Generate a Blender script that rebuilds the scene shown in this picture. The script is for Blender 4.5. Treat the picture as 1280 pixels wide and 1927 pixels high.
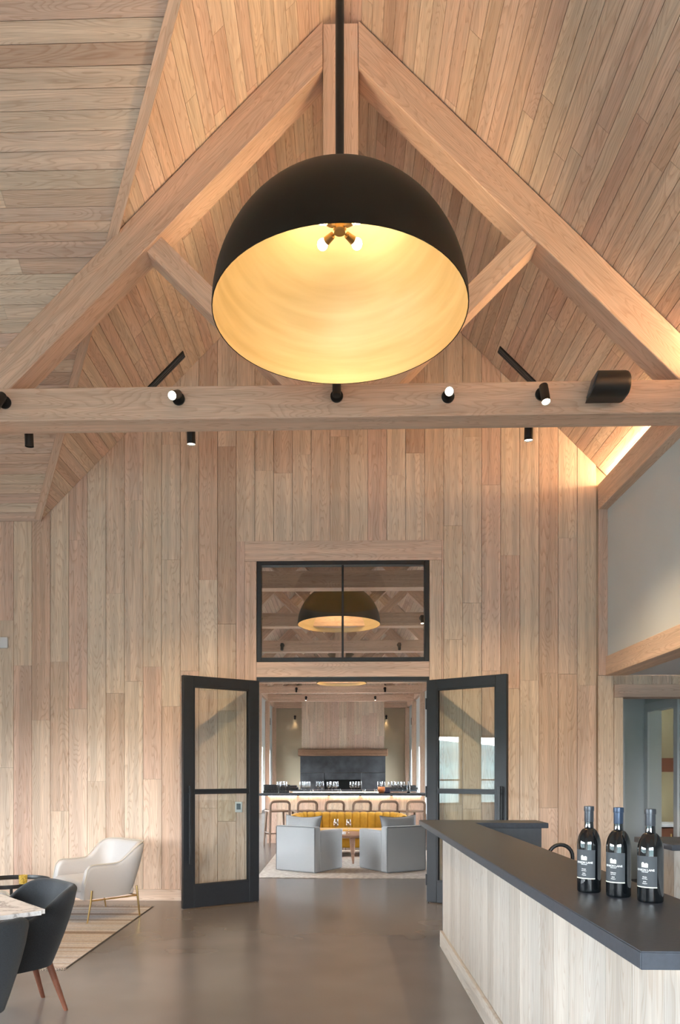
import bpy, bmesh, math, random
from mathutils import Vector, Matrix
random.seed(7)
PI = math.pi
for o in list(bpy.data.objects):
    bpy.data.objects.remove(o, do_unlink=True)
S = bpy.context.scene
COL = S.collection

# ------------------------------------------------------------------ camera
F = 1386.0                                   # focal length in pixels of the 1280 x 1927 frame
cam = bpy.data.objects.new('camera', bpy.data.cameras.new('camera'))
COL.objects.link(cam)
cam.data.sensor_fit = 'VERTICAL'
cam.data.sensor_height = 36.0
cam.data.lens = F / 1927 * 36.0
cam.data.shift_y = 491.5 / 1927
cam.data.shift_x = 35.0 / 1927
cam.data.clip_start = 0.05
cam.data.clip_end = 2000
cam.location = (0, 0, 1.4)
cam.rotation_euler = (PI / 2, 0, 0.026)
S.camera = cam

# ------------------------------------------------------------------ world, daylight, exposure
W = bpy.data.worlds.new('sky'); S.world = W; W.use_nodes = True
wn = W.node_tree; wn.nodes.clear()
w_out = wn.nodes.new('ShaderNodeOutputWorld')
w_bg = wn.nodes.new('ShaderNodeBackground')
w_bg.inputs[0].default_value = (0.86, 0.93, 1.0, 1)
w_bg.inputs[1].default_value = 52.0
wn.links.new(w_bg.outputs[0], w_out.inputs[0])
vs = S.view_settings
vs.view_transform = 'Standard'; vs.look = 'None'; vs.gamma = 1.0; vs.use_curve_mapping = False
vs.exposure = 0.25

def portal(name, loc, rot, sx, sy):
    # guides the sky light to a real window opening; gives no light of its own
    l = bpy.data.lights.new(name, 'AREA'); l.shape = 'RECTANGLE'; l.size = sx; l.size_y = sy
    l.cycles.is_portal = True
    o = bpy.data.objects.new(name, l); COL.objects.link(o); o.location = loc; o.rotation_euler = rot
portal('window_left_offscreen', (-6.25, 3.3, 1.5), (0, -PI / 2, 0), 1.7, 9.0)       # bay windows, mirrored in the right door leaf
portal('window_rear_offscreen', (-0.8, -3.55, 1.25), (PI / 2, 0, 0), 4.6, 2.5)      # glazing behind the viewer, mirrored in the wine bottles

WARM = (1.0, 0.73, 0.42)

# ------------------------------------------------------------------ node materials
M = {}
def new_mat(name):
    m = bpy.data.materials.new(name); m.use_nodes = True
    nt = m.node_tree
    b = nt.nodes['Principled BSDF']
    M[name] = m
    return m, nt, b
def nd(nt, t, **kw):
    n = nt.nodes.new(t)
    for k, v in kw.items():
        if k.startswith('i_'):
            n.inputs[k[2:].replace('_', ' ')].default_value = v
        else:
            setattr(n, k, v)
    return n
def lk(nt, a, b): nt.links.new(a, b)
def math_n(nt, op, a, b=None, c=None):
    n = nt.nodes.new('ShaderNodeMath'); n.operation = op
    for i, v in enumerate((a, b, c)):
        if v is None: continue
        if isinstance(v, (int, float)): n.inputs[i].default_value = v
        else: nt.links.new(v, n.inputs[i])
    return n.outputs[0]
def mixc(nt, fac, a, b, blend='MIX'):
    n = nt.nodes.new('ShaderNodeMix'); n.data_type = 'RGBA'; n.blend_type = blend
    for i, v in ((0, fac), (6, a), (7, b)):
        if isinstance(v, (int, float)): n.inputs[i].default_value = v
        elif isinstance(v, tuple): n.inputs[i].default_value = (*v, 1) if len(v) == 3 else v
        else: nt.links.new(v, n.inputs[i])
    return n.outputs[2]
def ramp(nt, fac, stops, interp='LINEAR'):
    n = nt.nodes.new('ShaderNodeValToRGB'); r = n.color_ramp; r.interpolation = interp
    while len(r.elements) > 1: r.elements.remove(r.elements[-1])
    r.elements[0].position = stops[0][0]; r.elements[0].color = (*stops[0][1], 1)
    for p, c in stops[1:]:
        e = r.elements.new(p); e.color = (*c, 1)
    nt.links.new(fac, n.inputs[0])
    return n.outputs[0]
def bump(nt, b, h, strength=0.2, dist=0.01):
    n = nt.nodes.new('ShaderNodeBump'); n.inputs['Strength'].default_value = strength; n.inputs['Distance'].default_value = dist
    nt.links.new(h, n.inputs['Height']); nt.links.new(n.outputs[0], b.inputs['Normal'])

def plain(name, col, rough=0.5, metal=0.0, spec=0.5, noise=0.0, nscale=30.0, bstr=0.0, sheen=0.0, emit=None, estr=0.0):
    m, nt, b = new_mat(name)
    b.inputs['Roughness'].default_value = rough; b.inputs['Metallic'].default_value = metal
    b.inputs['Specular IOR Level'].default_value = spec
    tc = nd(nt, 'ShaderNodeTexCoord')
    nz = nd(nt, 'ShaderNodeTexNoise', i_Scale=nscale, i_Detail=4.0)
    lk(nt, tc.outputs['Object'], nz.inputs['Vector'])
    dk = tuple(c * (1 - noise) for c in col); lt = tuple(min(1, c * (1 + noise)) for c in col)
    lk(nt, ramp(nt, nz.outputs[0], [(0.3, dk), (0.7, lt)]), b.inputs['Base Color'])
    if bstr: bump(nt, b, nz.outputs[0], bstr, 0.004)
    if sheen:
        b.inputs['Sheen Weight'].default_value = sheen
    if emit:
        b.inputs['Emission Color'].default_value = (*emit, 1); b.inputs['Emission Strength'].default_value = estr
    return m

def wood(name, cols, rough=0.55, vary=1.0, contrast=1.0, planks=None):
    """Oak: grain runs along local X. planks: width of painted boards for sheets too far off to build board by board."""
    m, nt, b = new_mat(name)
    tc = nd(nt, 'ShaderNodeTexCoord'); oi = nd(nt, 'ShaderNodeObjectInfo')
    rnd = oi.outputs['Random']
    co = tc.outputs['Object']
    line = None
    if planks:
        sp = nd(nt, 'ShaderNodeSeparateXYZ'); lk(nt, co, sp.inputs[0])
        q = math_n(nt, 'DIVIDE', sp.outputs[1], planks)
        row = math_n(nt, 'FLOOR', q)
        fr = math_n(nt, 'FRACT', q)
        wn_ = nd(nt, 'ShaderNodeTexWhiteNoise', noise_dimensions='1D'); lk(nt, row, wn_.inputs['W'])
        xs = math_n(nt, 'ADD', sp.outputs[0], math_n(nt, 'MULTIPLY', wn_.outputs[0], 9.0))
        seg = math_n(nt, 'FLOOR', math_n(nt, 'DIVIDE', xs, 2.3))
        w2 = nd(nt, 'ShaderNodeTexWhiteNoise', noise_dimensions='2D')
        cx = nd(nt, 'ShaderNodeCombineXYZ'); lk(nt, row, cx.inputs[0]); lk(nt, seg, cx.inputs[1]); lk(nt, cx.outputs[0], w2.inputs['Vector'])
        rnd = w2.outputs[0]
        line = math_n(nt, 'LESS_THAN', fr, 0.04)
    off = nd(nt, 'ShaderNodeVectorMath', operation='SCALE'); off.inputs[0].default_value = (91.0, 37.0, 53.0)
    lk(nt, rnd, off.inputs['Scale'])
    add = nd(nt, 'ShaderNodeVectorMath', operation='ADD'); lk(nt, co, add.inputs[0]); lk(nt, off.outputs[0], add.inputs[1])
    def scaled(v):
        s = nd(nt, 'ShaderNodeVectorMath', operation='MULTIPLY'); s.inputs[1].default_value = v
        lk(nt, add.outputs[0], s.inputs[0]); return s.outputs[0]
    n1 = nd(nt, 'ShaderNodeTexNoise', i_Scale=1.0, i_Detail=1.6, i_Roughness=0.45, i_Distortion=0.25)
    lk(nt, scaled((0.85, 7.5, 7.5)), n1.inputs['Vector'])
    rings = math_n(nt, 'FRACT', math_n(nt, 'MULTIPLY', n1.outputs[0], 26.0))
    rl = ramp(nt, rings, [(0.0, (0.1,) * 3), (0.5, (0.0,) * 3), (0.82, (0.75,) * 3), (0.93, (1,) * 3), (1.0, (0.1,) * 3)])
    n2 = nd(nt, 'ShaderNodeTexNoise', i_Scale=1.0, i_Detail=3.0); lk(nt, scaled((5.0, 190.0, 190.0)), n2.inputs['Vector'])
    n3 = nd(nt, 'ShaderNodeTexNoise', i_Scale=1.0, i_Detail=2.0); lk(nt, scaled((0.45, 16.0, 16.0)), n3.inputs['Vector'])
    n4 = nd(nt, 'ShaderNodeTexNoise', i_Scale=1.0, i_Detail=3.0, i_Distortion=1.0); lk(nt, scaled((1.3, 13.0, 13.0)), n4.inputs['Vector'])
    k = len(cols)
    base = ramp(nt, rnd, [(p, c) for p, c in cols])
    if vary < 1.0:
        avg = tuple(sum(c[i] for _, c in cols) / k for i in range(3))
        base = mixc(nt, vary, avg, base)
    c1 = mixc(nt, math_n(nt, 'MULTIPLY', rl, 0.5 * contrast), base, mixc(nt, 1.0, base, (0.66, 0.52, 0.42), 'MULTIPLY'))
    streak = ramp(nt, n3.outputs[0], [(0.38, (0.84,) * 3), (0.62, (1.1,) * 3)])
    c2 = mixc(nt, 0.8 * contrast, c1, mixc(nt, 1.0, c1, streak, 'MULTIPLY'))
    fib = ramp(nt, n2.outputs[0], [(0.35, (0.84, 0.81, 0.78)), (0.65, (1.06,) * 3)])
    c3 = mixc(nt, 0.7 * contrast, c2, mixc(nt, 1.0, c2, fib, 'MULTIPLY'))
    kn = ramp(nt, n4.outputs[0], [(0.69, (0.0,) * 3), (0.76, (1.0,) * 3)])
    c4 = mixc(nt, math_n(nt, 'MULTIPLY', kn, 0.5 * contrast), c3, mixc(nt, 1.0, c3, (0.45, 0.32, 0.24), 'MULTIPLY'))
    if line is not None:
        c4 = mixc(nt, line, c4, (0.10, 0.06, 0.035))
    lk(nt, c4, b.inputs['Base Color'])
    b.inputs['Roughness'].default_value = rough; b.inputs['Specular IOR Level'].default_value = 0.3
    bump(nt, b, n2.outputs[0], 0.06, 0.003)
    return m

OAK = [(0.0, (0.79, 0.64, 0.51)), (0.25, (0.77, 0.605, 0.465)), (0.45, (0.775, 0.585, 0.465)), (0.62, (0.74, 0.53, 0.425)),
       (0.80, (0.69, 0.495, 0.375)), (0.92, (0.76, 0.61, 0.47)), (1.0, (0.58, 0.40, 0.30))]
wood('oak', OAK)
wood('oak_beam', [(0.0, (0.77, 0.56, 0.42)), (1.0, (0.73, 0.505, 0.375))], contrast=0.85)
wood('oak_sheet', OAK, planks=0.116)
wood('oak_bar', [(0.0, (0.50, 0.46, 0.41)), (0.4, (0.45, 0.42, 0.38)), (0.7, (0.53, 0.485, 0.43)), (1.0, (0.40, 0.36, 0.315))], rough=0.5, contrast=0.8)
wood('walnut', [(0.0, (0.17, 0.062, 0.034)), (1.0, (0.13, 0.048, 0.028))], rough=0.4, contrast=0.7)
wood('stool_wood', [(0.0, (0.20, 0.125, 0.085)), (1.0, (0.16, 0.10, 0.07))], rough=0.45, contrast=0.7)
wood('mantel_wood', [(0.0, (0.25, 0.14, 0.085)), (1.0, (0.2, 0.11, 0.07))], rough=0.8, contrast=1.3)
wood('table_wood', [(0.0, (0.36, 0.20, 0.13)), (1.0, (0.32, 0.18, 0.12))], rough=0.45, contrast=0.7)
plain('gap', (0.30, 0.21, 0.14), 0.9)
plain('roof_felt', (0.05, 0.05, 0.05), 0.9)
plain('plaster_white', (0.66, 0.67, 0.66), 0.7, noise=0.015, nscale=3)
plain('plaster_beige', (0.46, 0.375, 0.26), 0.75, noise=0.02, nscale=3)
plain('soffit_grey', (0.60, 0.60, 0.62), 0.8, noise=0.02, nscale=3)
plain('door_metal', (0.014, 0.016, 0.020), 0.42, spec=0.5, noise=0.1, nscale=20)
plain('black_metal', (0.012, 0.011, 0.011), 0.42, spec=0.5)
plain('dome_black', (0.012, 0.010, 0.008), 0.5, spec=0.25, noise=0.25, nscale=4)
plain('stone_dark', (0.052, 0.057, 0.068), 0.40, spec=0.22, noise=0.10, nscale=60)
plain('panel_dark', (0.07, 0.075, 0.085), 0.5, noise=0.06)
plain('charcoal_cloth', (0.020, 0.022, 0.025), 0.85, spec=0.3, noise=0.3, nscale=250, bstr=0.25, sheen=0.1)
plain('white_cloth', (0.54, 0.515, 0.50), 0.85, noise=0.05, nscale=300, bstr=0.1, sheen=0.1)
plain('piping_cream', (0.58, 0.53, 0.45), 0.8)
plain('grey_cloth', (0.27, 0.265, 0.265), 0.9, noise=0.16, nscale=220, bstr=0.3, sheen=0.15)
plain('grey_piping', (0.12, 0.12, 0.125), 0.9)
plain('mustard_velvet', (0.50, 0.26, 0.018), 0.7, spec=0.3, noise=0.12, nscale=12, sheen=0.15)
plain('brass', (0.55, 0.38, 0.16), 0.28, metal=1.0)
plain('antique_brass', (0.42, 0.26, 0.10), 0.4, metal=1.0)
plain('bottle_glass', (0.004, 0.005, 0.006), 0.03, spec=0.9)
plain('foil', (0.05, 0.055, 0.065), 0.35, metal=0.3)
plain('foil_blue', (0.03, 0.05, 0.09), 0.35, metal=0.3)
plain('label_paper', (0.045, 0.050, 0.056), 0.7)
plain('label_print', (0.75, 0.75, 0.72), 0.7)
plain('label_emblem', (0.72, 0.72, 0.58), 0.6)
plain('white_plastic', (0.75, 0.75, 0.76), 0.4)
plain('screen_dark', (0.06, 0.07, 0.09), 0.2)
plain('fireplace_steel', (0.040, 0.041, 0.045), 0.45, metal=0.4, noise=0.5, nscale=2.5)
plain('soot', (0.008, 0.007, 0.007), 0.9)
plain('olive_paint', (0.32, 0.265, 0.15), 0.8)
plain('rug_cream', (0.36, 0.30, 0.255), 0.95, noise=0.25, nscale=18, bstr=0.4)
plain('fringe_yarn', (0.42, 0.36, 0.31), 0.95, noise=0.2, nscale=80)
plain('rug_binding', (0.07, 0.06, 0.055), 0.9)
plain('copper', (0.55, 0.20, 0.09), 0.3, metal=1.0)
plain('navy_card', (0.02, 0.025, 0.07), 0.5)
plain('candle_wax', (0.8, 0.72, 0.5), 0.6)
plain('concrete_trim', (0.3, 0.28, 0.26), 0.8)
plain('terrain_green', (0.045, 0.075, 0.075), 0.95, noise=0.5, nscale=0.05)
plain('led_soft', (1, 0.9, 0.75), 0.5, emit=(1.0, 0.72, 0.42), estr=6.0)
plain('mirror_glass', (0.55, 0.56, 0.56), 0.06, metal=1.0)
plain('amber_glaze', (0.62, 0.42, 0.08), 0.15, noise=0.5, nscale=90)
plain('led_strip', (1, 0.9, 0.75), 0.5, emit=(1.0, 0.78, 0.58), estr=15.0)
plain('cove_led', (1, 0.9, 0.75), 0.5, emit=(1.0, 0.76, 0.46), estr=95.0)
plain('bulb_glow', (1, 0.9, 0.75), 0.5, emit=(1.0, 0.80, 0.50), estr=60.0)
plain('spot_glow', (1, 0.95, 0.85), 0.5, emit=(1.0, 0.86, 0.66), estr=9.0)

# gold leaf lining with soft horizontal brush bands
m, nt, b = new_mat('gold_leaf')
tc = nd(nt, 'ShaderNodeTexCoord')
sc = nd(nt, 'ShaderNodeVectorMath', operation='MULTIPLY'); sc.inputs[1].default_value = (1.2, 1.2, 14.0)
lk(nt, tc.outputs['Object'], sc.inputs[0])
nz = nd(nt, 'ShaderNodeTexNoise', i_Scale=1.0, i_Detail=3.0, i_Distortion=0.4); lk(nt, sc.outputs[0], nz.inputs['Vector'])
lk(nt, ramp(nt, nz.outputs[0], [(0.3, (0.66, 0.50, 0.26)), (0.7, (0.80, 0.63, 0.37))]), b.inputs['Base Color'])
b.inputs['Metallic'].default_value = 0.45; b.inputs['Roughness'].default_value = 0.5

# polished concrete
m, nt, b = new_mat('concrete_floor')
tc = nd(nt, 'ShaderNodeTexCoord')
na = nd(nt, 'ShaderNodeTexNoise', i_Scale=0.8, i_Detail=3.0, i_Roughness=0.5); lk(nt, tc.outputs['Object'], na.inputs['Vector'])
nb = nd(nt, 'ShaderNodeTexNoise', i_Scale=2.5, i_Detail=1.0); lk(nt, tc.outputs['Object'], nb.inputs['Vector'])
ca = ramp(nt, na.outputs[0], [(0.3, (0.135, 0.118, 0.109)), (0.7, (0.165, 0.147, 0.138))])
cb = ramp(nt, nb.outputs[0], [(0.3, (0.95,) * 3), (0.7, (1.04,) * 3)])
lk(nt, mixc(nt, 1.0, ca, cb, 'MULTIPLY'), b.inputs['Base Color'])
lk(nt, ramp(nt, nb.outputs[0], [(0.3, (0.24,) * 3), (0.7, (0.24,) * 3)]), b.inputs['Roughness'])
b.inputs['Specular IOR Level'].default_value = 0.6

# clear glass: see-through sheet with mirror reflection that grows at grazing angles
def glass(name, tint, base=0.05, rough=0.0):
    m = bpy.data.materials.new(name); m.use_nodes = True; nt = m.node_tree; nt.nodes.clear(); M[name] = m
    out = nd(nt, 'ShaderNodeOutputMaterial'); mx = nd(nt, 'ShaderNodeMixShader')
    tr = nd(nt, 'ShaderNodeBsdfTransparent'); tr.inputs[0].default_value = (*tint, 1)
    gl = nd(nt, 'ShaderNodeBsdfGlossy'); gl.inputs['Roughness'].default_value = rough
    lw = nd(nt, 'ShaderNodeLayerWeight'); lw.inputs[0].default_value = 0.5
    fac = math_n(nt, 'ADD', math_n(nt, 'MULTIPLY', math_n(nt, 'POWER', lw.outputs['Facing'], 4.0), 0.7), base)
    lk(nt, fac, mx.inputs[0]); lk(nt, tr.outputs[0], mx.inputs[1]); lk(nt, gl.outputs[0], mx.inputs[2]); lk(nt, mx.outputs[0], out.inputs[0])
glass('glass_clear', (0.94, 0.95, 0.95))
glass('glass_door', (0.90, 0.93, 0.92), 0.06)
glass('glass_ware', (0.93, 0.94, 0.95), 0.10)
glass('glass_amber', (0.90, 0.72, 0.30), 0.08)

# marble
m, nt, b = new_mat('marble')
tc = nd(nt, 'ShaderNodeTexCoord')
na = nd(nt, 'ShaderNodeTexNoise', i_Scale=3.2, i_Detail=6.0, i_Roughness=0.6, i_Distortion=1.6); lk(nt, tc.outputs['Object'], na.inputs['Vector'])
v = math_n(nt, 'ABSOLUTE', math_n(nt, 'SUBTRACT', na.outputs[0], 0.5))
lk(nt, ramp(nt, v, [(0.0, (0.36, 0.33, 0.32)), (0.02, (0.66, 0.64, 0.62)), (0.08, (0.80, 0.78, 0.76))]), b.inputs['Base Color'])
b.inputs['Roughness'].default_value = 0.25

# striped flat-weave rug: bands across local Y
m, nt, b = new_mat('rug_striped')
tc = nd(nt, 'ShaderNodeTexCoord'); sp = nd(nt, 'ShaderNodeSeparateXYZ'); lk(nt, tc.outputs['Object'], sp.inputs[0])
n0 = nd(nt, 'ShaderNodeTexNoise', noise_dimensions='1D', i_Scale=7.0, i_Detail=3.0); lk(nt, sp.outputs[1], n0.inputs['W'])
n5 = nd(nt, 'ShaderNodeTexNoise', i_Scale=60.0, i_Detail=2.0); lk(nt, tc.outputs['Object'], n5.inputs['Vector'])
cs = ramp(nt, n0.outputs[0], [(0.30, (0.24, 0.18, 0.15)), (0.42, (0.38, 0.31, 0.26)), (0.5, (0.56, 0.51, 0.47)), (0.56, (0.42, 0.41, 0.42)), (0.68, (0.62, 0.58, 0.54))])
lk(nt, mixc(nt, 1.0, cs, ramp(nt, n5.outputs[0], [(0.3, (0.85,) * 3), (0.7, (1.1,) * 3)]), 'MULTIPLY'), b.inputs['Base Color'])
b.inputs['Roughness'].default_value = 0.95
wv = math_n(nt, 'SINE', math_n(nt, 'MULTIPLY', sp.outputs[1], 500.0))
bump(nt, b, wv, 0.3, 0.002)

# ------------------------------------------------------------------ geometry helpers
def link(o, parent=None):
    COL.objects.link(o)
    if parent is not None: o.parent = parent
    return o
def tag(o, label=None, cat=None, group=None, kind=None):
    if label: o['label'] = label
    if cat: o['category'] = cat
    if group: o['group'] = group
    if kind: o['kind'] = kind
    return o
def empty(name, loc=(0, 0, 0), rz=0.0, label=None, cat=None, group=None, kind=None):
    o = bpy.data.objects.new(name, None); COL.objects.link(o)
    o.empty_display_size = 0.1
    o.location = loc; o.rotation_euler = (0, 0, rz)
    return tag(o, label, cat, group, kind)
def kids(o): return [c for c in bpy.data.objects if c.parent is o]
def copy_tree(o, parent=None):
    c = o.copy(); COL.objects.link(c)
    c.parent = parent
    for ch in kids(o): copy_tree(ch, c)
    return c

class MB:
    def __init__(self): self.bm = bmesh.new()
    def box(self, c, s, bev=0.0, seg=2, rot=None):
        r = bmesh.ops.create_cube(self.bm, size=1.0)
        vs_ = r['verts']
        mt = Matrix.Translation(c) @ (rot.to_4x4() if rot else Matrix.Identity(4)) @ Matrix.Diagonal((*s, 1))
        bmesh.ops.transform(self.bm, matrix=mt, verts=vs_)
        if bev:
            es = list({e for v in vs_ for e in v.link_edges})
            bmesh.ops.bevel(self.bm, geom=es, offset=bev, segments=seg, affect='EDGES', profile=0.5)
        return self
    def box2(self, a, b_, bev=0.0, seg=2):
        c = [(a[i] + b_[i]) / 2 for i in range(3)]; s = [abs(b_[i] - a[i]) for i in range(3)]
        return self.box(c, s, bev, seg)
    def cyl(self, p0, p1, r0, r1=None, n=16, cap=True):
        r1 = r0 if r1 is None else r1
        p0 = Vector(p0); p1 = Vector(p1); d = p1 - p0
        q = d.to_track_quat('Z', 'Y').to_matrix()
        rings = []
        for p, r in ((p0, r0), (p1, r1)):
            rings.append([self.bm.verts.new(p + q @ Vector((r * math.cos(2 * PI * i / n), r * math.sin(2 * PI * i / n), 0))) for i in range(n)])
        for i in range(n):
            j = (i + 1) % n
            self.bm.faces.new((rings[0][i], rings[0][j], rings[1][j], rings[1][i]))
        if cap:
            self.bm.faces.new(list(reversed(rings[0]))); self.bm.faces.new(rings[1])
        return self
    def tube(self, pts, r, n=8, closed=False):
        pts = [Vector(p) for p in pts]; rings = []
        k = len(pts)
        for i, p in enumerate(pts):
            if closed: d = pts[(i + 1) % k] - pts[i - 1]
            else: d = pts[min(i + 1, k - 1)] - pts[max(i - 1, 0)]
            q = d.to_track_quat('Z', 'Y').to_matrix()
            rr = r[i] if isinstance(r, (list, tuple)) else r
            if i == 0: ref = q.col[0].copy()
            else:
                dn = d.normalized(); ref = (ref - dn * ref.dot(dn)).normalized()
            dn = d.normalized(); bi = dn.cross(ref)
            rings.append([self.bm.verts.new(p + rr * (ref * math.cos(2 * PI * j / n) + bi * math.sin(2 * PI * j / n))) for j in range(n)])
        for i in range(k if closed else k - 1):
            A, B = rings[i], rings[(i + 1) % k]
            for j in range(n):
                self.bm.faces.new((A[j], A[(j + 1) % n], B[(j + 1) % n], B[j]))
        if not closed:
            self.bm.faces.new(list(reversed(rings[0]))); self.bm.faces.new(rings[-1])
        return self
    def lathe(self, prof, n=32, c=(0, 0, 0), a0=0.0, a1=2 * PI):
        full = abs(a1 - a0 - 2 * PI) < 1e-6
        m_ = n if full else n + 1
        rings = []
        for (r, z) in prof:
            if r < 1e-6 and full:
                rings.append([self.bm.verts.new((c[0], c[1], c[2] + z))])
            else:
                rings.append([self.bm.verts.new((c[0] + r * math.cos(a0 + (a1 - a0) * i / n), c[1] + r * math.sin(a0 + (a1 - a0) * i / n), c[2] + z)) for i in range(m_)])
        for A, B in zip(rings, rings[1:]):
            for i in range(n):
                j = (i + 1) % m_
                if len(A) == 1 and len(B) == 1: continue
                if len(A) == 1: self.bm.faces.new((A[0], B[j], B[i]))
                elif len(B) == 1: self.bm.faces.new((A[i], A[j], B[0]))
                else: self.bm.faces.new((A[i], A[j], B[j], B[i]))
        return self
    def prism(self, pts, vec):
        """polygon of 3-D points pushed along vec"""
        v = Vector(vec)
        A = [self.bm.verts.new(p) for p in pts]; B = [self.bm.verts.new(Vector(p) + v) for p in pts]
        n = len(A)
        self.bm.faces.new(A); self.bm.faces.new(list(reversed(B)))
        for i in range(n):
            j = (i + 1) % n
            self.bm.faces.new((A[j], A[i], B[i], B[j]))
        return self
    def loft(self, rings, closed_ring=True, caps=True):
        R = [[self.bm.verts.new(p) for p in r] for r in rings]
        n = len(R[0])
        for A, B in zip(R, R[1:]):
            for i in range(n if closed_ring else n - 1):
                j = (i + 1) % n
                self.bm.faces.new((A[i], A[j], B[j], B[i]))
        if caps and closed_ring:
            self.bm.faces.new(list(reversed(R[0]))); self.bm.faces.new(R[-1])
        return self
    def floor(self):
        for v in self.bm.verts: v.co.z = max(v.co.z, 0.0)
        return self
    def build(self, name, mat, parent=None, smooth=True, angle=35, loc=None):
        bmesh.ops.recalc_face_normals(self.bm, faces=self.bm.faces[:])
        me = bpy.data.meshes.new(name); self.bm.to_mesh(me); self.bm.free()
        me.materials.append(M[mat])
        if smooth:
            me.polygons.foreach_set('use_smooth', [True] * len(me.polygons))
            me.set_sharp_from_angle(angle=math.radians(angle))
        o = bpy.data.objects.new(name, me)
        link(o, parent)
        if loc: o.location = loc
        return o

def piece(name, pts, n, T, u, mat, parent, bev=0.0):
    """A board: 3-D outline pts on its visible face, n the way that face looks, T thick behind it, grain along u.
    Its own axes have X along the grain, so that the oak material follows each board."""
    n = Vector(n).normalized(); u = Vector(u).normalized(); v = n.cross(u)
    o0 = sum((Vector(p) for p in pts), Vector()) / len(pts)
    mtx = Matrix((u, v, n)).transposed()
    mi = mtx.inverted()
    bm = bmesh.new()
    loc = [mi @ (Vector(p) - o0) for p in pts]
    A = [bm.verts.new((p.x, p.y, 0)) for p in loc]; B = [bm.verts.new((p.x, p.y, -T)) for p in loc]
    k = len(A)
    bm.faces.new(A); bm.faces.new(list(reversed(B)))
    for i in range(k):
        j = (i + 1) % k
        bm.faces.new((A[j], A[i], B[i], B[j]))
    bmesh.ops.recalc_face_normals(bm, faces=bm.faces[:])
    if bev: bmesh.ops.bevel(bm, geom=bm.edges[:], offset=bev, segments=1, affect='EDGES')
    me = bpy.data.meshes.new(name); bm.to_mesh(me); bm.free(); me.materials.append(M[mat])
    o = bpy.data.objects.new(name, me); link(o, parent)
    o.matrix_basis = Matrix.Translation(o0) @ mtx.to_4x4()
    return o
def beam(name, a, b_, along, mat, parent, bev=0.004):
    """axis-aligned timber from corner a to corner b_, grain along axis 'along' (0, 1 or 2)"""
    a = Vector(a); b_ = Vector(b_)
    lo = Vector([min(a[i], b_[i]) for i in range(3)]); hi = Vector([max(a[i], b_[i]) for i in range(3)])
    u = Vector((0, 0, 0)); u[along] = 1
    nax = [i for i in range(3) if i != along][1]
    vax = [i for i in range(3) if i != along][0]
    n = Vector((0, 0, 0)); n[nax] = 1
    pts = []
    for su, sv in ((0, 0), (1, 0), (1, 1), (0, 1)):
        p = Vector((0, 0, 0)); p[nax] = hi[nax]; p[along] = hi[along] if su else lo[along]; p[vax] = hi[vax] if sv else lo[vax]
        pts.append(p)
    return piece(name, pts, n, hi[nax] - lo[nax], u, mat, parent, bev)

# ================================================================== THE SETTING
YW = 8.05          # face of the plank wall with the double doors
RZ = 7.5           # ridge height, 45 degree roof
GAP = 0.0022
XV = lambda y: 1.06 + 0.694 * (y - 4.8)            # distance of the valley from the ridge line, left slope
YV = lambda x: 4.8 + (x - 1.06) / 0.694
ZC = lambda y: 9.771 - 0.694 * y                   # the cross gable's far slope
YR = 3.2727                                        # its ridge
YEND = 31.95                                       # fireplace wall of the far room

# ground outside, far hills to the left
mb = MB()
NX, NY = 60, 60
xs = [-600 + 1200 * i / NX for i in range(NX + 1)]; ys = [-500 + 1100 * j / NY for j in range(NY + 1)]
rr = random.Random(3)
gv = []
for i, x in enumerate(xs):
    row = []
    for j, y in enumerate(ys):
        d = max(0, math.hypot(x, y - 12) - 40)
        z = -0.35 - min(d, 120) * 0.09
        if d > 150: z += (d - 150) * 0.11 * (0.75 + 0.25 * math.sin(x * 0.013 + y * 0.021) + 0.12 * math.sin(y * 0.05)) + rr.uniform(-1, 1)
        if d > 420: z -= (d - 420) * 0.05
        row.append(mb.bm.verts.new((x, y, z)))
    gv.append(row)
for i in range(NX):
    for j in range(NY):
        mb.bm.faces.new((gv[i][j], gv[i + 1][j], gv[i + 1][j + 1], gv[i][j + 1]))
tag(mb.build('ground_terrain', 'terrain_green'), 'green hillside outside the windows', 'hillside', kind='structure')

fl = MB().box2((-6.4, -3.7, -0.2), (5.7, YEND + 0.2, 0.0)).build('floor', 'concrete_floor')
tag(fl, 'polished brown grey concrete floor running through both rooms', 'floor', kind='structure')

# ---- back wall of boards
wall_back = empty('wall_back', kind='structure', label='tall gable wall of vertical oak boards around the double doors', cat='wall')
def ztop(x):
    if x < -3.31: return 4.185
    return RZ - abs(x) + 0.004
HX0, HX1, HZ = -1.05, 1.10, 3.94           # hole taken by the door and transom trim
core = MB()
core.prism([(-6.3, YW + 0.02, 0), (HX0, YW + 0.02, 0), (HX0, YW + 0.02, HZ), (HX1, YW + 0.02, HZ), (HX1, YW + 0.02, 0), (2.96, YW + 0.02, 0),
            (2.96, YW + 0.02, ztop(2.96)), (0, YW + 0.02, RZ), (-3.31, YW + 0.02, ztop(-3.3)), (-6.3, YW + 0.02, 4.18)], (0, 0.18, 0))
core.box2((2.96, YW + 0.02, 2.36), (5.6, YW + 0.2, 2.6))
core.box2((4.4, YW + 0.02, 0), (5.6, YW + 0.2, 2.36))
core.build('wall_core', 'gap', wall_back, smooth=False)
rb = random.Random(11)
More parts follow.
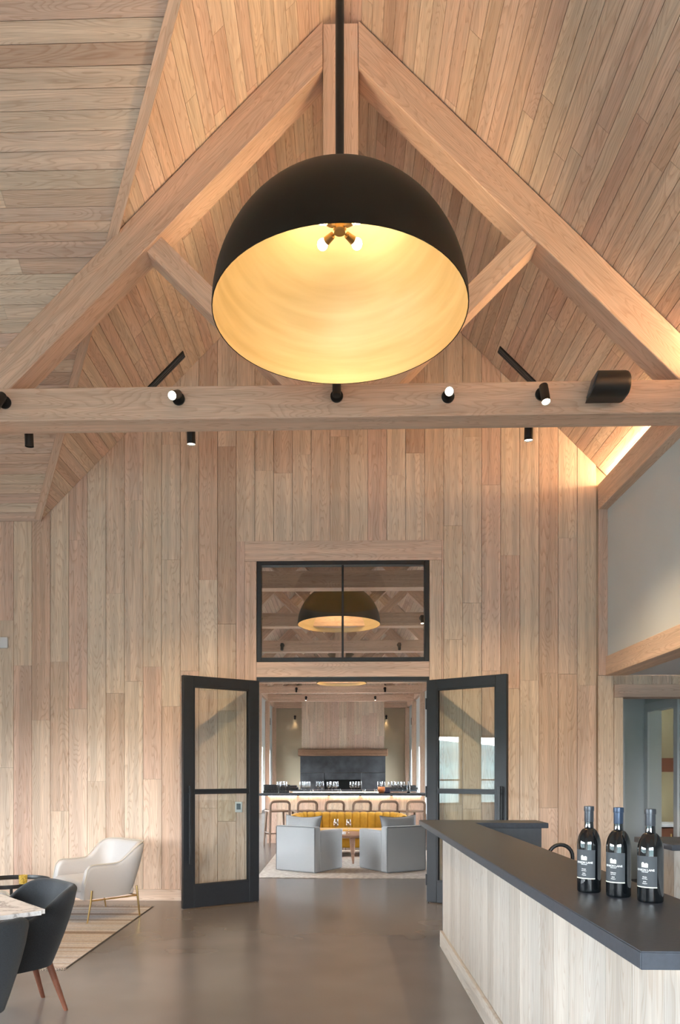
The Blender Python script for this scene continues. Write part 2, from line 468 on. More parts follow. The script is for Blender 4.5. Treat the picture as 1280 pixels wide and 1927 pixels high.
def wall_col(x0, x1, z0):
    """one column of boards from z0 to the roof, cut into lengths"""
    z = z0
    brk = z0 + rb.uniform(0.5, 2.6)
    cols_ = []
    top = max(ztop(x0), ztop(x1)) if x0 * x1 > 0 else RZ
    while True:
        lo_top = min(ztop(x0), ztop(x1))
        if brk > lo_top - 0.5: break
        cols_.append((z, brk)); z = brk; brk = z + rb.uniform(1.1, 3.0)
    for a, b_ in cols_:
        piece('board', [(x0 + GAP, YW, a + 0.0012), (x1 - GAP, YW, a + 0.0012), (x1 - GAP, YW, b_ - 0.0012), (x0 + GAP, YW, b_ - 0.0012)], (0, -1, 0), 0.02, (0, 0, 1), 'oak', wall_back)
    pts = [(x0 + GAP, YW, z), (x1 - GAP, YW, z), (x1 - GAP, YW, ztop(x1) - 0.002)]
    if x0 < 0 < x1: pts.append((0, YW, RZ - 0.002))
    pts.append((x0 + GAP, YW, ztop(x0) - 0.002))
    piece('board', pts, (0, -1, 0), 0.02, (0, 0, 1), 'oak', wall_back)
BWID = 0.206
k0 = math.floor((-6.2 + 2.174) / BWID)
x = -2.174 + k0 * BWID
while x < 2.79:
    x0, x1 = x, min(x + BWID, 2.79)
    x += BWID
    if x1 - x0 < 0.02: continue
    if x1 <= HX0 or x0 >= HX1: wall_col(x0, x1, 0.0)
    elif x0 < HX0 < x1:
        wall_col(x0, x1, HZ)
        piece('board', [(x0 + GAP, YW, 0), (HX0 - GAP, YW, 0), (HX0 - GAP, YW, HZ), (x0 + GAP, YW, HZ)], (0, -1, 0), 0.02, (0, 0, 1), 'oak', wall_back)
    elif x0 < HX1 < x1:
        wall_col(x0, x1, HZ)
        piece('board', [(HX1 + GAP, YW, 0), (x1 - GAP, YW, 0), (x1 - GAP, YW, HZ), (HX1 + GAP, YW, HZ)], (0, -1, 0), 0.02, (0, 0, 1), 'oak', wall_back)
    else: wall_col(x0, x1, HZ)
# boards under the soffit, right of the corner
x = 2.7885
while x < 5.5:
    x1 = x + BWID
    if x < 2.9: x1 = 2.957
    lo = 2.362 if x1 > 2.96 and x < 4.4 else 0.0
    piece('board', [(x + GAP, YW, lo), (x1 - GAP, YW, lo), (x1 - GAP, YW, 2.455), (x + GAP, YW, 2.455)], (0, -1, 0), 0.02, (0, 0, 1), 'oak', wall_back)
    x = x1
# trims around the double door and transom
t1 = empty('trim_1', kind='structure', label='pale oak boards framing the transom window and double doors', cat='trim')
def face_board(xa, xb, za, zb, along, parent, y=YW - 0.004, T=0.21, mat='oak'):
    piece('board', [(xa, y, za), (xb, y, za), (xb, y, zb), (xa, y, zb)], (0, -1, 0), T, (1, 0, 0) if along == 0 else (0, 0, 1), mat, parent, 0.002)
face_board(HX0, HX1, 3.722, HZ, 0, t1)
face_board(HX0, -0.922, 0, 3.720, 2, t1)
face_board(0.968, HX1, 0, 3.720, 2, t1)
face_board(-0.920, 0.966, 2.452, 2.618, 0, t1)
t2 = empty('trim_2', kind='structure', label='oak casing of the doorway behind the bar', cat='trim')
face_board(2.96, 4.5, 2.222, 2.36, 0, t2, y=YW - 0.012)
face_board(2.96, 3.055, 0, 2.22, 2, t2, y=YW - 0.006)
face_board(4.4, 4.5, 0, 2.22, 2, t2, y=YW - 0.006)
t3 = empty('trim_3', kind='structure', label='slim upright oak board in the corner of the white wall', cat='trim')
piece('board', [(2.79, 8.028, 2.46), (2.885, 8.028, 2.46), (2.885, 8.028, 4.27), (2.79, 8.028, 4.27)], (0, -1, 0), 0.02, (0, 0, 1), 'oak', t3, 0.002)
bb = beam('baseboard_back', (-6.2, YW - 0.018, 0), (HX0, YW, 0.125), 0, 'oak', None, 0.002)
tag(bb, 'plain oak baseboard along the board wall beside the black door', 'baseboard', kind='structure')
bb = beam('baseboard_back', (HX1, YW - 0.018, 0), (2.95, YW, 0.125), 0, 'oak', None, 0.002)
tag(bb, 'oak baseboard along the board wall between door and bar doorway', 'baseboard', kind='structure')

# ---- main roof, right slope: boards run along the room
ceil = empty('ceiling', kind='structure', label='steep vaulted ceiling of narrow oak boards', cat='ceiling')
DX = 0.082
s2 = math.sqrt(0.5)
NR, NL = (-s2, 0, -s2), (s2, 0, -s2)
YB0 = 3.05                                    # boards are built one by one from here to the wall
rc = random.Random(5)
def roof_pt(side, xa, y): return (side * xa, y, RZ - xa)
def roof_board(side, xa, xb, pts_y, mat='oak'):
    (ya0, yb0), (ya1, yb1) = pts_y            # near end at xa and xb, far end at xa and xb
    piece('board', [roof_pt(side, xa, ya0), roof_pt(side, xb, yb0), roof_pt(side, xb, yb1), roof_pt(side, xa, ya1)], NR if side > 0 else NL, 0.016, (0, 1, 0), mat, ceil)
i = 0
xa = 0.0
while xa < 3.35:
    xb = xa + DX
    # right
    y = YB0 if xa < 3.0 else 99; brk = YB0 + rc.uniform(0.4, 2.4)
    while y < YW:
        e = brk if brk < YW - 0.35 else YW
        roof_board(1, xa + GAP * 0.6, xb - GAP * 0.6, ((y + 0.001, y + 0.001), (e - 0.001, e - 0.001)))
        y = e; brk = y + rc.uniform(1.0, 2.8)
    # left, cut on the valley
    a, b_ = xa + GAP * 0.6, xb - GAP * 0.6
    y0a, y0b = YV(a) + 0.01, YV(b_) + 0.01
    if y0b >= YW - 0.02 and y0a < YW - 0.01:
        xc = min(b_, a + (YW - y0a) * 0.694)
        piece('board', [roof_pt(-1, a, y0a), roof_pt(-1, xc, YW), roof_pt(-1, a, YW)], NL, 0.016, (0, 1, 0), 'oak', ceil)
    if y0b < YW - 0.02:
        yy = (y0a, y0b); brk = y0b + rc.uniform(0.4, 2.2)
        while True:
            e = brk if brk < YW - 0.35 else YW
            roof_board(-1, a, b_, (yy, (e - 0.001, e - 0.001)))
            if e >= YW: break
            yy = (e + 0.001, e + 0.001); brk = e + rc.uniform(1.0, 2.6)
    xa = xb
# cross gable, far slope: boards run across
NC = Vector((0, -0.694, -1)).normalized()
DY = 0.0942
y = YW
while y > 3.75:
    ya, yb = y - DY + 0.0012, y - 0.0012
    pa, pb = -XV(ya) - 0.004, -XV(yb) - 0.004
    brk = -rc.uniform(0.5, 2.2) + min(pa, pb); first = True
    ca, cb = pa, pb
    while True:
        e = brk if brk > -5.6 else -6.2
        piece('board', [(ca, ya, ZC(ya)), (cb, yb, ZC(yb)), (e + 0.001, yb, ZC(yb)), (e + 0.001, ya, ZC(ya))], NC, 0.016, (1, 0, 0), 'oak', ceil)
        if e <= -6.2: break
        ca = cb = e - 0.001; brk = e - rc.uniform(1.2, 2.6)
    y -= DY
# backing sheets (roof deck) that the boards are fixed to, and the parts of the roof behind the camera
deck = MB()
def sheet(mb_, pts, n, off, T):
    n = Vector(n).normalized()
    P = [Vector(p) - n * off for p in pts]
    mb_.prism(P, -n * T)
sheet(deck, [roof_pt(1, 0, -3.6), roof_pt(1, 3.25, -3.6), roof_pt(1, 3.25, YW + 0.2), roof_pt(1, 0, YW + 0.2)], NR, 0.017, 0.12)
sheet(deck, [roof_pt(-1, 0, YR), roof_pt(-1, 3.31, YW), roof_pt(-1, 3.31, YW + 0.2), roof_pt(-1, 0, YW + 0.2)], NL, 0.017, 0.12)
sheet(deck, [(0, YR, RZ), (-3.31, YW, ZC(YW)), (-3.31, YW + 0.2, ZC(YW + .2)), (-6.4, YW + 0.2, ZC(YW + 0.2)), (-6.4, YR, RZ)], NC, 0.017, 0.12)
deck.build('roof_deck', 'gap', ceil, smooth=False)
def sheet_obj(pts, n, u):
    piece('board_sheet', pts, n, 0.14, u, 'oak_sheet', ceil)
sheet_obj([roof_pt(1, 0, -3.6), roof_pt(1, 3.05, -3.6), roof_pt(1, 3.05, YB0 - 0.002), roof_pt(1, 0, YB0 - 0.002)], NR, (0, 1, 0))
YM = 2 * YR - YW
sheet_obj([(-XV(3.75), 3.74, ZC(3.75)), (0, YR, RZ), (-6.3, YR, RZ), (-6.3, 3.74, ZC(3.75))], NC, (1, 0, 0))
sheet_obj([(0, YR, RZ), (-3.31, YM, 4.19), (-6.3, YM, 4.19), (-6.3, YR, RZ)], (0, 0.694, -1), (1, 0, 0))
sheet_obj([roof_pt(-1, 0, YR), roof_pt(-1, 3.31, YM), roof_pt(-1, 3.31, -3.6), roof_pt(-1, 0, -3.6)], NL, (0, 1, 0))

# valley trim and the cross strip on the cross gable
t4 = empty('trim_4', kind='structure', label='pale oak strip along the valley of the left ceiling', cat='trim')
pa = Vector((-XV(3.9), 3.9, RZ - XV(3.9))); pb = Vector((-XV(YW - 0.02), YW - 0.02, RZ - XV(YW - 0.02)))
ud = (pb - pa).normalized()
nv = (NC + Vector((0.0, 0, 0))).normalized(); vv = nv.cross(ud).normalized()
if vv.x > 0: vv = -vv
d_ = nv * 0.035
piece('valley_strip', [pa + d_ + vv * 0.065, pb + d_ + vv * 0.065, pb + d_ - vv * 0.012, pa + d_ - vv * 0.012], nv, 0.05, ud, 'oak_beam', t4, 0.002)
t5 = empty('trim_5', kind='structure', label='pale oak strip crossing the left ceiling above the truss', cat='trim')
yc = 5.80
piece('cross_strip', [Vector((-XV(yc), yc - 0.03, ZC(yc - 0.03))) + NC * 0.02, Vector((-XV(yc), yc + 0.03, ZC(yc + 0.03))) + NC * 0.02,
                      Vector((-6.2, yc + 0.03, ZC(yc + 0.03))) + NC * 0.02, Vector((-6.2, yc - 0.03, ZC(yc - 0.03))) + NC * 0.02], NC, 0.025, (1, 0, 0), 'oak_beam', t5, 0.002)
# black linear air slots on both slopes
for side, lab in ((-1, 'black linear air slot in the ceiling beside the valley strip'), (1, 'black linear air slot in the ceiling above the speaker')):
    nn = Vector(NR if side > 0 else NL)
    e = empty('air_slot', (0, 0, 0), 0, lab, 'air vent', 'linear slots in the sloping ceiling')
    x0, x1, y0, y1 = 1.66, 2.06, 7.70, 7.80
    def P(xa, ya, off): return Vector(roof_pt(side, xa, ya)) + nn * off
    piece('frame', [P(x0, y0, .012), P(x1, y0, .012), P(x1, y1, .012), P(x0, y1, .012)], nn, 0.012, (side, 0, -1), 'black_metal', e)
    for q in (0.18, 0.5, 0.82):
        yy = y0 + (y1 - y0) * q
        piece('slat', [P(x0 + .01, yy - .009, .02), P(x1 - .01, yy - .009, .02), P(x1 - .01, yy + .009, .02), P(x0 + .01, yy + .009, .02)], nn, 0.008, (side, 0, -1), 'panel_dark', e)

# ---- right side: plate beam with cove light, white wall, lower beam, soffit over the bar
wr = MB().box2((2.885, -3.5, 2.6), (3.05, YW, 4.40)).build('wall_right', 'plaster_white')
tag(wr, 'smooth white wall panel above the bar', 'wall', kind='structure')
o = beam('trim_6', (2.785, -3.5, 4.25), (3.05, YW - 0.002, 4.52), 1, 'oak_beam', None)
tag(o, 'heavy oak wall plate beam above the white wall', 'beam', kind='structure')
o = beam('trim_7', (2.862, -3.5, 2.455), (3.10, YW - 0.002, 2.66), 1, 'oak_beam', None)
tag(o, 'oak beam along the bottom of the white wall', 'beam', kind='structure')
cv = MB().box2((2.90, -3.3, 4.524), (2.94, YW - 0.03, 4.536)).build('cove_light', 'cove_led')
tag(cv, 'warm light strip hidden on top of the wall plate beam', 'light strip')
sf = MB().box2((3.10, -3.5, 2.46), (5.6, YW, 2.56)).build('ceiling_soffit', 'soffit_grey')
tag(sf, 'flat pale grey soffit over the back of the bar', 'soffit', kind='structure')
wb = MB().box2((5.5, -3.6, 0), (5.7, YW + 0.2, 2.6)).build('wall_bar', 'plaster_white')
tag(wb, 'white wall behind the bar area', 'wall', kind='structure')
# hall behind the doorway
hall = empty('wall_hall', kind='structure', label='white painted hall walls seen through the bar doorway', cat='wall')
hm = MB()
hm.box2((2.97, 9.85, 0), (4.2, 10.0, 2.6))
hm.box2((4.03, 8.25, 0), (4.21, 8.95, 2.6)); hm.box2((4.03, 9.77, 0), (4.21, 9.85, 2.6)); hm.box2((4.03, 8.95, 2.22), (4.21, 9.77, 2.6))
hm.box2((2.95, 8.25, 0), (3.06, 9.9, 2.6))
hm.box2((2.95, 8.25, 2.45), (6.2, 11.5, 2.6))
hm.build('hall_walls', 'plaster_white', hall, smooth=False)
hm = MB(); hm.box2((4.005, 9.72, 0), (4.03, 9.83, 2.22)); hm.box2((4.005, 8.87, 0), (4.03, 8.97, 2.22)); hm.box2((4.005, 8.87, 2.20), (4.03, 9.83, 2.31))
hm.build('door_casing', 'white_plastic', hall, smooth=False)
dkr = MB(); dkr.box2((6.0, 8.25, 0), (6.1, 11.5, 2.5)); dkr.box2((4.21, 11.4, 0), (6.0, 11.5, 2.5)); dkr.box2((4.21, 8.25, 0), (6.0, 8.35, 2.5))
dkr.build('dark_room_walls', 'olive_paint', hall, smooth=False)
sh = empty('storage_shelf', (5.15, 11.1, 0), 0, 'dark shelf unit in the dim room behind the hall', 'shelf')
MB().box2((-0.9, -0.25, 1.42), (0.8, 0.25, 1.62)).build('top_shelf', 'walnut', sh)
MB().box2((-0.9, -0.3, 0.62), (0.8, 0.25, 0.66)).build('counter', 'white_plastic', sh)
MB().box2((-0.9, -0.25, 0.0), (0.8, 0.25, 0.60)).build('cabinet', 'walnut', sh)
MB().cyl((-0.35, -0.28, 0.1), (-0.35, -0.28, 0.52), 0.012, n=8).build('handle', 'brass', sh)

# ---- left bay wall with windows, and the glazed wall behind the camera (both give the daylight)
wl = MB()
WIN = [(-1.3, -0.3), (0.15, 1.35), (1.77, 2.99), (3.43, 4.65)]
XL = -6.2
WZ0, WZ1 = 0.70, 2.25
edges = [-1.6] + [v for w in WIN for v in w] + [YW + 0.1]
for i in range(0, len(edges), 2):
    wl.box2((XL - 0.2, edges[i], 0), (XL, edges[i + 1], 4.2))
for a, b_ in WIN:
    wl.box2((XL - 0.2, a, 0), (XL, b_, WZ0)); wl.box2((XL - 0.2, a, WZ1), (XL, b_, 4.2))
wl.prism([(XL, YM - 0.1, 4.2), (XL, YW + 0.15, 4.2), (XL, YR, RZ + 0.05)], (-0.2, 0, 0))
wl.box2((-6.4, -1.7, 0), (-3.31, YM - 0.01, 4.2))
wl.box2((-3.5, -3.6, 0), (-3.31, -1.6, 4.3))
tag(wl.build('wall_left', 'plaster_white', smooth=False), 'white bay wall with tall windows', 'wall', kind='structure')
for i, (a, b_) in enumerate(WIN):
    w = empty('window_%d' % (i + 1), (XL - 0.1, (a + b_) / 2, WZ0), kind='structure', label='tall black framed window in the bay wall', cat='window')
    hw = (b_ - a) / 2; hh = WZ1 - WZ0
    f = MB()
    for s_ in (-1, 1): f.box((0, s_ * (hw - 0.025), hh / 2), (0.07, 0.05, hh))
    f.box((0, 0, 0.025), (0.07, hw * 2, 0.05)); f.box((0, 0, hh - 0.025), (0.07, hw * 2, 0.05))
    f.build('window_frame', 'door_metal', w, smooth=False)
    MB().box((0, 0, 0.55), (0.05, hw * 2 - 0.1, 0.035)).build('glazing_bar', 'door_metal', w, smooth=False)
    MB().box((0, 0, hh / 2), (0.006, hw * 2 - 0.1, hh - 0.1)).build('pane', 'glass_clear', w, smooth=False)
wb_ = MB()
YBK = -3.5
wb_.prism([(-3.4, YBK, 4.3), (3.2, YBK, 4.3), (0, YBK, RZ + 0.05)], (0, -0.2, 0))
wb_.box2((-3.4, YBK - 0.2, 2.5), (5.6, YBK, 4.5)); wb_.box2((-3.4, YBK - 0.2, 0), (-3.0, YBK, 2.5)); wb_.box2((1.4, YBK - 0.2, 0), (5.6, YBK, 2.5))
tag(wb_.build('wall_front', 'plaster_white', smooth=False), 'white gable wall behind the viewer with glazed doors', 'wall', kind='structure')
w = empty('window_8', (0, YBK - 0.1, 0), kind='structure', label='glazed screen behind the viewer', cat='window')
for xx in (-2.965, -1.52, -0.08, 1.365):
    MB().box((xx, 0, 1.25), (0.07, 0.09, 2.5)).build('mullion', 'door_metal', w, smooth=False)
for zz in (0.05, 2.45):
    MB().box((-0.8, 0, zz), (4.33, 0.08, 0.09)).build('transom_bar', 'door_metal', w, smooth=False)
MB().box((-0.8, 0, 1.25), (4.3, 0.006, 2.4)).build('pane', 'glass_clear', w, smooth=False)

# ================================================================== TRUSSES
TB, TH = 4.215, 0.26                     # underside and depth of the tie beam
def make_truss(y0, y1, label, group=None, xl=-3.12, xr=2.86, post=False):
    t = empty('roof_truss', (0, y0, 0), 0, label, 'truss', group)
    T = y1 - y0
    ztb = TB + TH
    beam('tie_beam', (xl, 0, TB), (xr, T, ztb), 0, 'oak_beam', t, 0.006)
    beam('king_post', (-0.14, 0.015, ztb), (0.14, T - 0.015, RZ - 0.16), 2, 'oak_beam', t, 0.005)
    off = TH * math.sqrt(2)
    top = RZ - 0.012
    for s_ in (-1, 1):
        xe = min(top - ztb, 3.02)
        piece('rafter', [(s_ * 0.142, 0, top - 0.142), (s_ * xe, 0, top - xe), (s_ * (top - off - ztb), 0, ztb), (s_ * 0.142, 0, top - off - 0.142)],
              (0, -1, 0), T, (s_, 0, -1), 'oak_beam', t, 0.005)
        lo = 7.122
        x_a = 1.55; x_b = 1.433
        piece('strut', [(s_ * x_a, 0.03, lo - x_a), (s_ * x_b, 0.03, lo - x_b), (s_ * (x_b - (lo - x_b - ztb)), 0.03, ztb), (s_ * (x_a - (lo - x_a - ztb)), 0.03, ztb)],
              (0, -1, 0), T - 0.06, (-s_, 0, -1), 'oak_beam', t, 0.004)
    if post:
        beam('post', (xl + 0.02, 0, 0), (xl + 0.24, T, TB), 2, 'oak_beam', t, 0.005)
    return t
Y1 = 5.82
make_truss(Y1, Y1 + 0.226, 'large oak king post truss behind the big black dome lamp', post=True)
gy = [11.18 + 2.93 * i for i in range(8)]
ORD = ('first', 'second', 'third', 'fourth', 'fifth', 'sixth', 'seventh', 'eighth')
far_truss = None
for i, yy in enumerate(gy):
    if far_truss is None:
        far_truss = make_truss(yy, yy + 0.226, 'first oak truss of the far room counted from the board wall', 'trusses of the far room', xl=-2.86)
    else:
        c = copy_tree(far_truss); c.location = (0, yy, 0)
        c['label'] = '%s oak truss of the far room counted from the board wall' % ORD[i]

# ================================================================== FAR ROOM SHELL
cf = empty('ceiling_far', kind='structure', label='vaulted board ceiling of the far room', cat='ceiling')
for s_, nn in ((1, NR), (-1, NL)):
    piece('board_sheet', [roof_pt(s_, 0, YW + 0.2), roof_pt(s_, 3.15, YW + 0.2), roof_pt(s_, 3.15, YEND + 0.2), roof_pt(s_, 0, YEND + 0.2)], nn, 0.14, (0, 1, 0), 'oak_sheet', cf)
XS = 2.95
for s_, nm, lab in ((-1, 'wall_far_left', 'left wall of the far room with oak posts and windows'), (1, 'wall_far_right', 'right wall of the far room with oak posts and windows')):
    w = empty(nm, kind='structure', label=lab, cat='wall')
    mbw = MB()
    sx0, sx1 = (XS, XS + 0.2)
    mbw.box2((s_ * sx0, YW + 0.2, 2.4), (s_ * sx1, YEND + 0.2, RZ - XS + 0.1))
    mbw.box2((s_ * sx0, YW + 0.2, 0), (s_ * sx1, YEND + 0.2, 0.5))
    ops = []
    for i in range(8):
        mid = ((YW + 0.45 if i == 0 else gy[i - 1] + 0.2) + gy[i]) / 2
        a, b_ = mid - 0.45, mid + 0.45
        ops.append((a, b_))
    prev = YW + 0.2
    for a, b_ in ops:
        mbw.box2((s_ * sx0, prev, 0.5), (s_ * sx1, a, 2.4)); prev = b_
    mbw.box2((s_ * sx0, prev, 0.5), (s_ * sx1, YEND + 0.2, 2.4))
    mbw.build('plaster', 'plaster_white', w, smooth=False)
    for yy in gy:
        beam('post', (s_ * (XS - 0.16), yy, 0), (s_ * (XS - 0.001), yy + 0.226, TB), 2, 'oak_beam', w, 0.004)
    for a, b_ in ops:
        MB().box2((s_ * (XS + 0.1), a, 0.5), (s_ * (XS + 0.106), b_, 2.4)).build('pane', 'glass_clear', w, smooth=False)
        MB().box2((s_ * (XS + 0.08), (a + b_) / 2 - 0.03, 0.5), (s_ * (XS + 0.13), (a + b_) / 2 + 0.03, 2.4)).build('mullion', 'door_metal', w, smooth=False)
    beam('wall_plate', (s_ * (XS - 0.1), YW + 0.2, 4.25), (s_ * (XS - 0.001), YEND, 4.52), 1, 'oak_beam', w, 0.004)
    sg = MB().box((0, 0, 0), (0.03, 0.5, 0.28), 0.004).build('wall_speaker', 'black_metal')
    sg.location = (s_ * (XS - 0.016), 30.4, 3.55)
    tag(sg, 'small black panel high on the far room wall, %s door side' % ('black' if s_ < 0 else 'charcoal'), 'wall panel')
we = empty('wall_far_end', kind='structure', label='beige end wall of the far room behind the fireplace', cat='wall')
MB().prism([(-3.2, YEND, 0), (3.2, YEND, 0), (3.2, YEND, 4.35), (0, YEND, RZ), (-3.2, YEND, 4.35)], (0, 0.2, 0)).build('plaster', 'plaster_beige', we, smooth=False)
MB().prism([(-3.0, YW + 0.2, 4.4), (3.0, YW + 0.2, 4.4), (0, YW + 0.2, RZ)], (0, 0.02, 0)).build('gable_back', 'plaster_beige', we, smooth=False)

# fireplace with board chimney breast
cx = 0.10
fp = empty('fireplace', (cx, YEND, 0), 0, 'wide dark steel fireplace below an oak board chimney breast', 'fireplace')
D_ = 0.75
bw = 0.318
rq = random.Random(9)
for i in range(11):
    a = -1.75 + i * bw; b_ = a + bw
    j = rq.uniform(2.9, 4.6)
    for z0, z1 in ((2.44, j), (j, 5.7)):
        piece('board', [(a + .004, -D_, z0), (b_ - .004, -D_, z0), (b_ - .004, -D_, z1 - .003), (a + .004, -D_, z1 - .003)], (0, -1, 0), 0.02, (0, 0, 1), 'oak', fp)
MB().box2((-1.745, -D_ + 0.022, 2.4), (1.745, -0.001, 5.7)).build('breast_core', 'oak_beam', fp, smooth=False)
mt_ = beam('mantel', (-1.90, -D_ - 0.22, 2.13), (1.88, -0.002, 2.42), 0, 'mantel_wood', fp, 0.02)
sd = 'fireplace_steel'
for (a, c_, z0, z1) in ((-1.81, 1.80, 1.42, 2.125), (-1.81, -0.79, 0, 1.415), (0.78, 1.80, 0, 1.415), (-0.785, 0.775, 1.12, 1.415), (-0.785, 0.775, 0, 0.3)):
    MB().box2((a + .003, -D_, z0), (c_ - .003, -0.01, z1), 0.004, 1).build('steel_panel', sd, fp, smooth=False)
MB().box2((-0.78, -0.3, 0.3), (0.77, -0.05, 1.12)).build('firebox', 'soot', fp, smooth=False)

# ================================================================== DOORS AND TRANSOM
tr = empty('window_7', (0.023, YW + 0.04, 2.62), kind='structure', label='black framed two pane transom window above the double doors', cat='window')
hw = 0.94
for s_ in (-1, 1): MB().box((s_ * (hw - 0.024), 0, 0.55), (0.048, 0.10, 1.10), 0.003, 1).build('frame_side', 'door_metal', tr)
MB().box((0, 0, 0.022), (hw * 2 - 0.096, 0.10, 0.044), 0.003, 1).build('frame_rail', 'door_metal', tr)
MB().box((0, 0, 1.078), (hw * 2 - 0.096, 0.10, 0.044), 0.003, 1).build('frame_rail', 'door_metal', tr)
MB().box((0.0, 0, 0.55), (0.024, 0.07, 1.012), 0.002, 1).build('mullion', 'door_metal', tr)
for s_ in (-1, 1): MB().box((s_ * 0.452, 0, 0.55), (0.878, 0.008, 1.012)).build('pane', 'glass_clear', tr, smooth=False)
fr = empty('trim_8', (0, 0, 0), kind='structure', label='slim black metal frame lining the double door opening', cat='door frame')
MB().box2((-0.92, YW - 0.003, 2.412), (0.966, YW + 0.12, 2.451)).build('head', 'door_metal', fr, smooth=False)
MB().box2((-0.92, YW - 0.003, 0), (-0.905, YW + 0.12, 2.412)).build('jamb', 'door_metal', fr, smooth=False)
MB().box2((0.951, YW - 0.003, 0), (0.966, YW + 0.12, 2.412)).build('jamb', 'door_metal', fr, smooth=False)

def make_door(name, hinge, free, side, label):
    """leaf in its own frame: X from hinge to free edge, Y thickness"""
    h = Vector((*hinge, 0)); f = Vector((*free, 0)); d = f - h
    L = d.length
    e = empty(name, (h.x, h.y, 0), math.atan2(d.y, d.x), label, 'door', kind='structure')
    T = 0.05; Z0, Z1 = 0.012, 2.405
    st = 0.118
    B = lambda nm, a, b_, mt='door_metal', par=e, bv=0.003: MB().box2(a, b_, bv, 1).build(nm, mt, par)
    B('stile', (0, -T / 2, Z0), (st, T / 2, Z1)); B('stile', (L - st, -T / 2, Z0), (L, T / 2, Z1))
    B('rail', (st, -T / 2 + .001, Z1 - 0.105), (L - st, T / 2 - .001, Z1)); B('rail', (st, -T / 2 + .001, Z0), (L - st, T / 2 - .001, Z0 + 0.225))
    B('glazing_bar', (st, -0.016, 1.195), (L - st, 0.016, 1.222), bv=0.002)
    for z0, z1 in ((Z0 + 0.225, 1.196), (1.221, Z1 - 0.105)):
        g = MB().box2((st, -0.004, z0), (L - st, 0.004, z1)).build('pane', 'glass_door', e, smooth=False)
        bd = MB()
        for yy in (-0.016, 0.016):
            bd.box2((st, yy - 0.006, z0), (st + 0.014, yy + 0.006, z1)); bd.box2((L - st - 0.014, yy - 0.006, z0), (L - st, yy + 0.006, z1))
            bd.box2((st + .014, yy - 0.006, z0), (L - st - .014, yy + 0.006, z0 + 0.014)); bd.box2((st + .014, yy - 0.006, z1 - 0.014), (L - st - .014, yy + 0.006, z1))
        bd.build('glazing_bead', 'door_metal', g, smooth=False)
    for s_ in (-1, 1):
        hd = MB().box2((L - 0.072, s_ * 0.075 - 0.011, 0.47), (L - 0.044, s_ * 0.075 + 0.011, 1.27), 0.003, 1).build('pull_handle', 'door_metal', e)
        for zz in (0.55, 1.19):
            MB().cyl((L - 0.058, s_ * T / 2, zz), (L - 0.058, s_ * 0.066, zz), 0.008, n=10).build('standoff', 'door_metal', hd)
    for zz in (0.25, 1.2, 2.15):
        MB().cyl((-0.004, -T / 2 - 0.004, zz - 0.06), (-0.004, -T / 2 - 0.004, zz + 0.06), 0.008, n=10).build('hinge', 'door_metal', e)
    return e
make_door('door_1', (-0.90, YW - 0.035), (-1.622, 7.505), -1, 'black framed glass door leaf swung open against the board wall beside the white armchair')
make_door('door_2', (0.945, YW - 0.035), (1.690, 7.50), 1, 'charcoal framed glass door leaf swung open behind the bar end')

# wall devices
th = empty('thermostat', (-1.115, YW, 1.03), 0, 'small white wall control with dark screen behind the glass door', 'thermostat')
MB().box((0, -0.010, 0), (0.078, 0.018, 0.115), 0.004).build('case', 'white_plastic', th)
MB().box((0, -0.020, 0.005), (0.045, 0.004, 0.065)).build('screen', 'screen_dark', th)
wd = MB().box((0, 0, 0), (0.10, 0.03, 0.12), 0.006).build('wall_sensor', 'white_plastic')
wd.location = (-3.72, YW - 0.0155, 2.84)
tag(wd, 'small white box fixed high on the board wall', 'sensor')

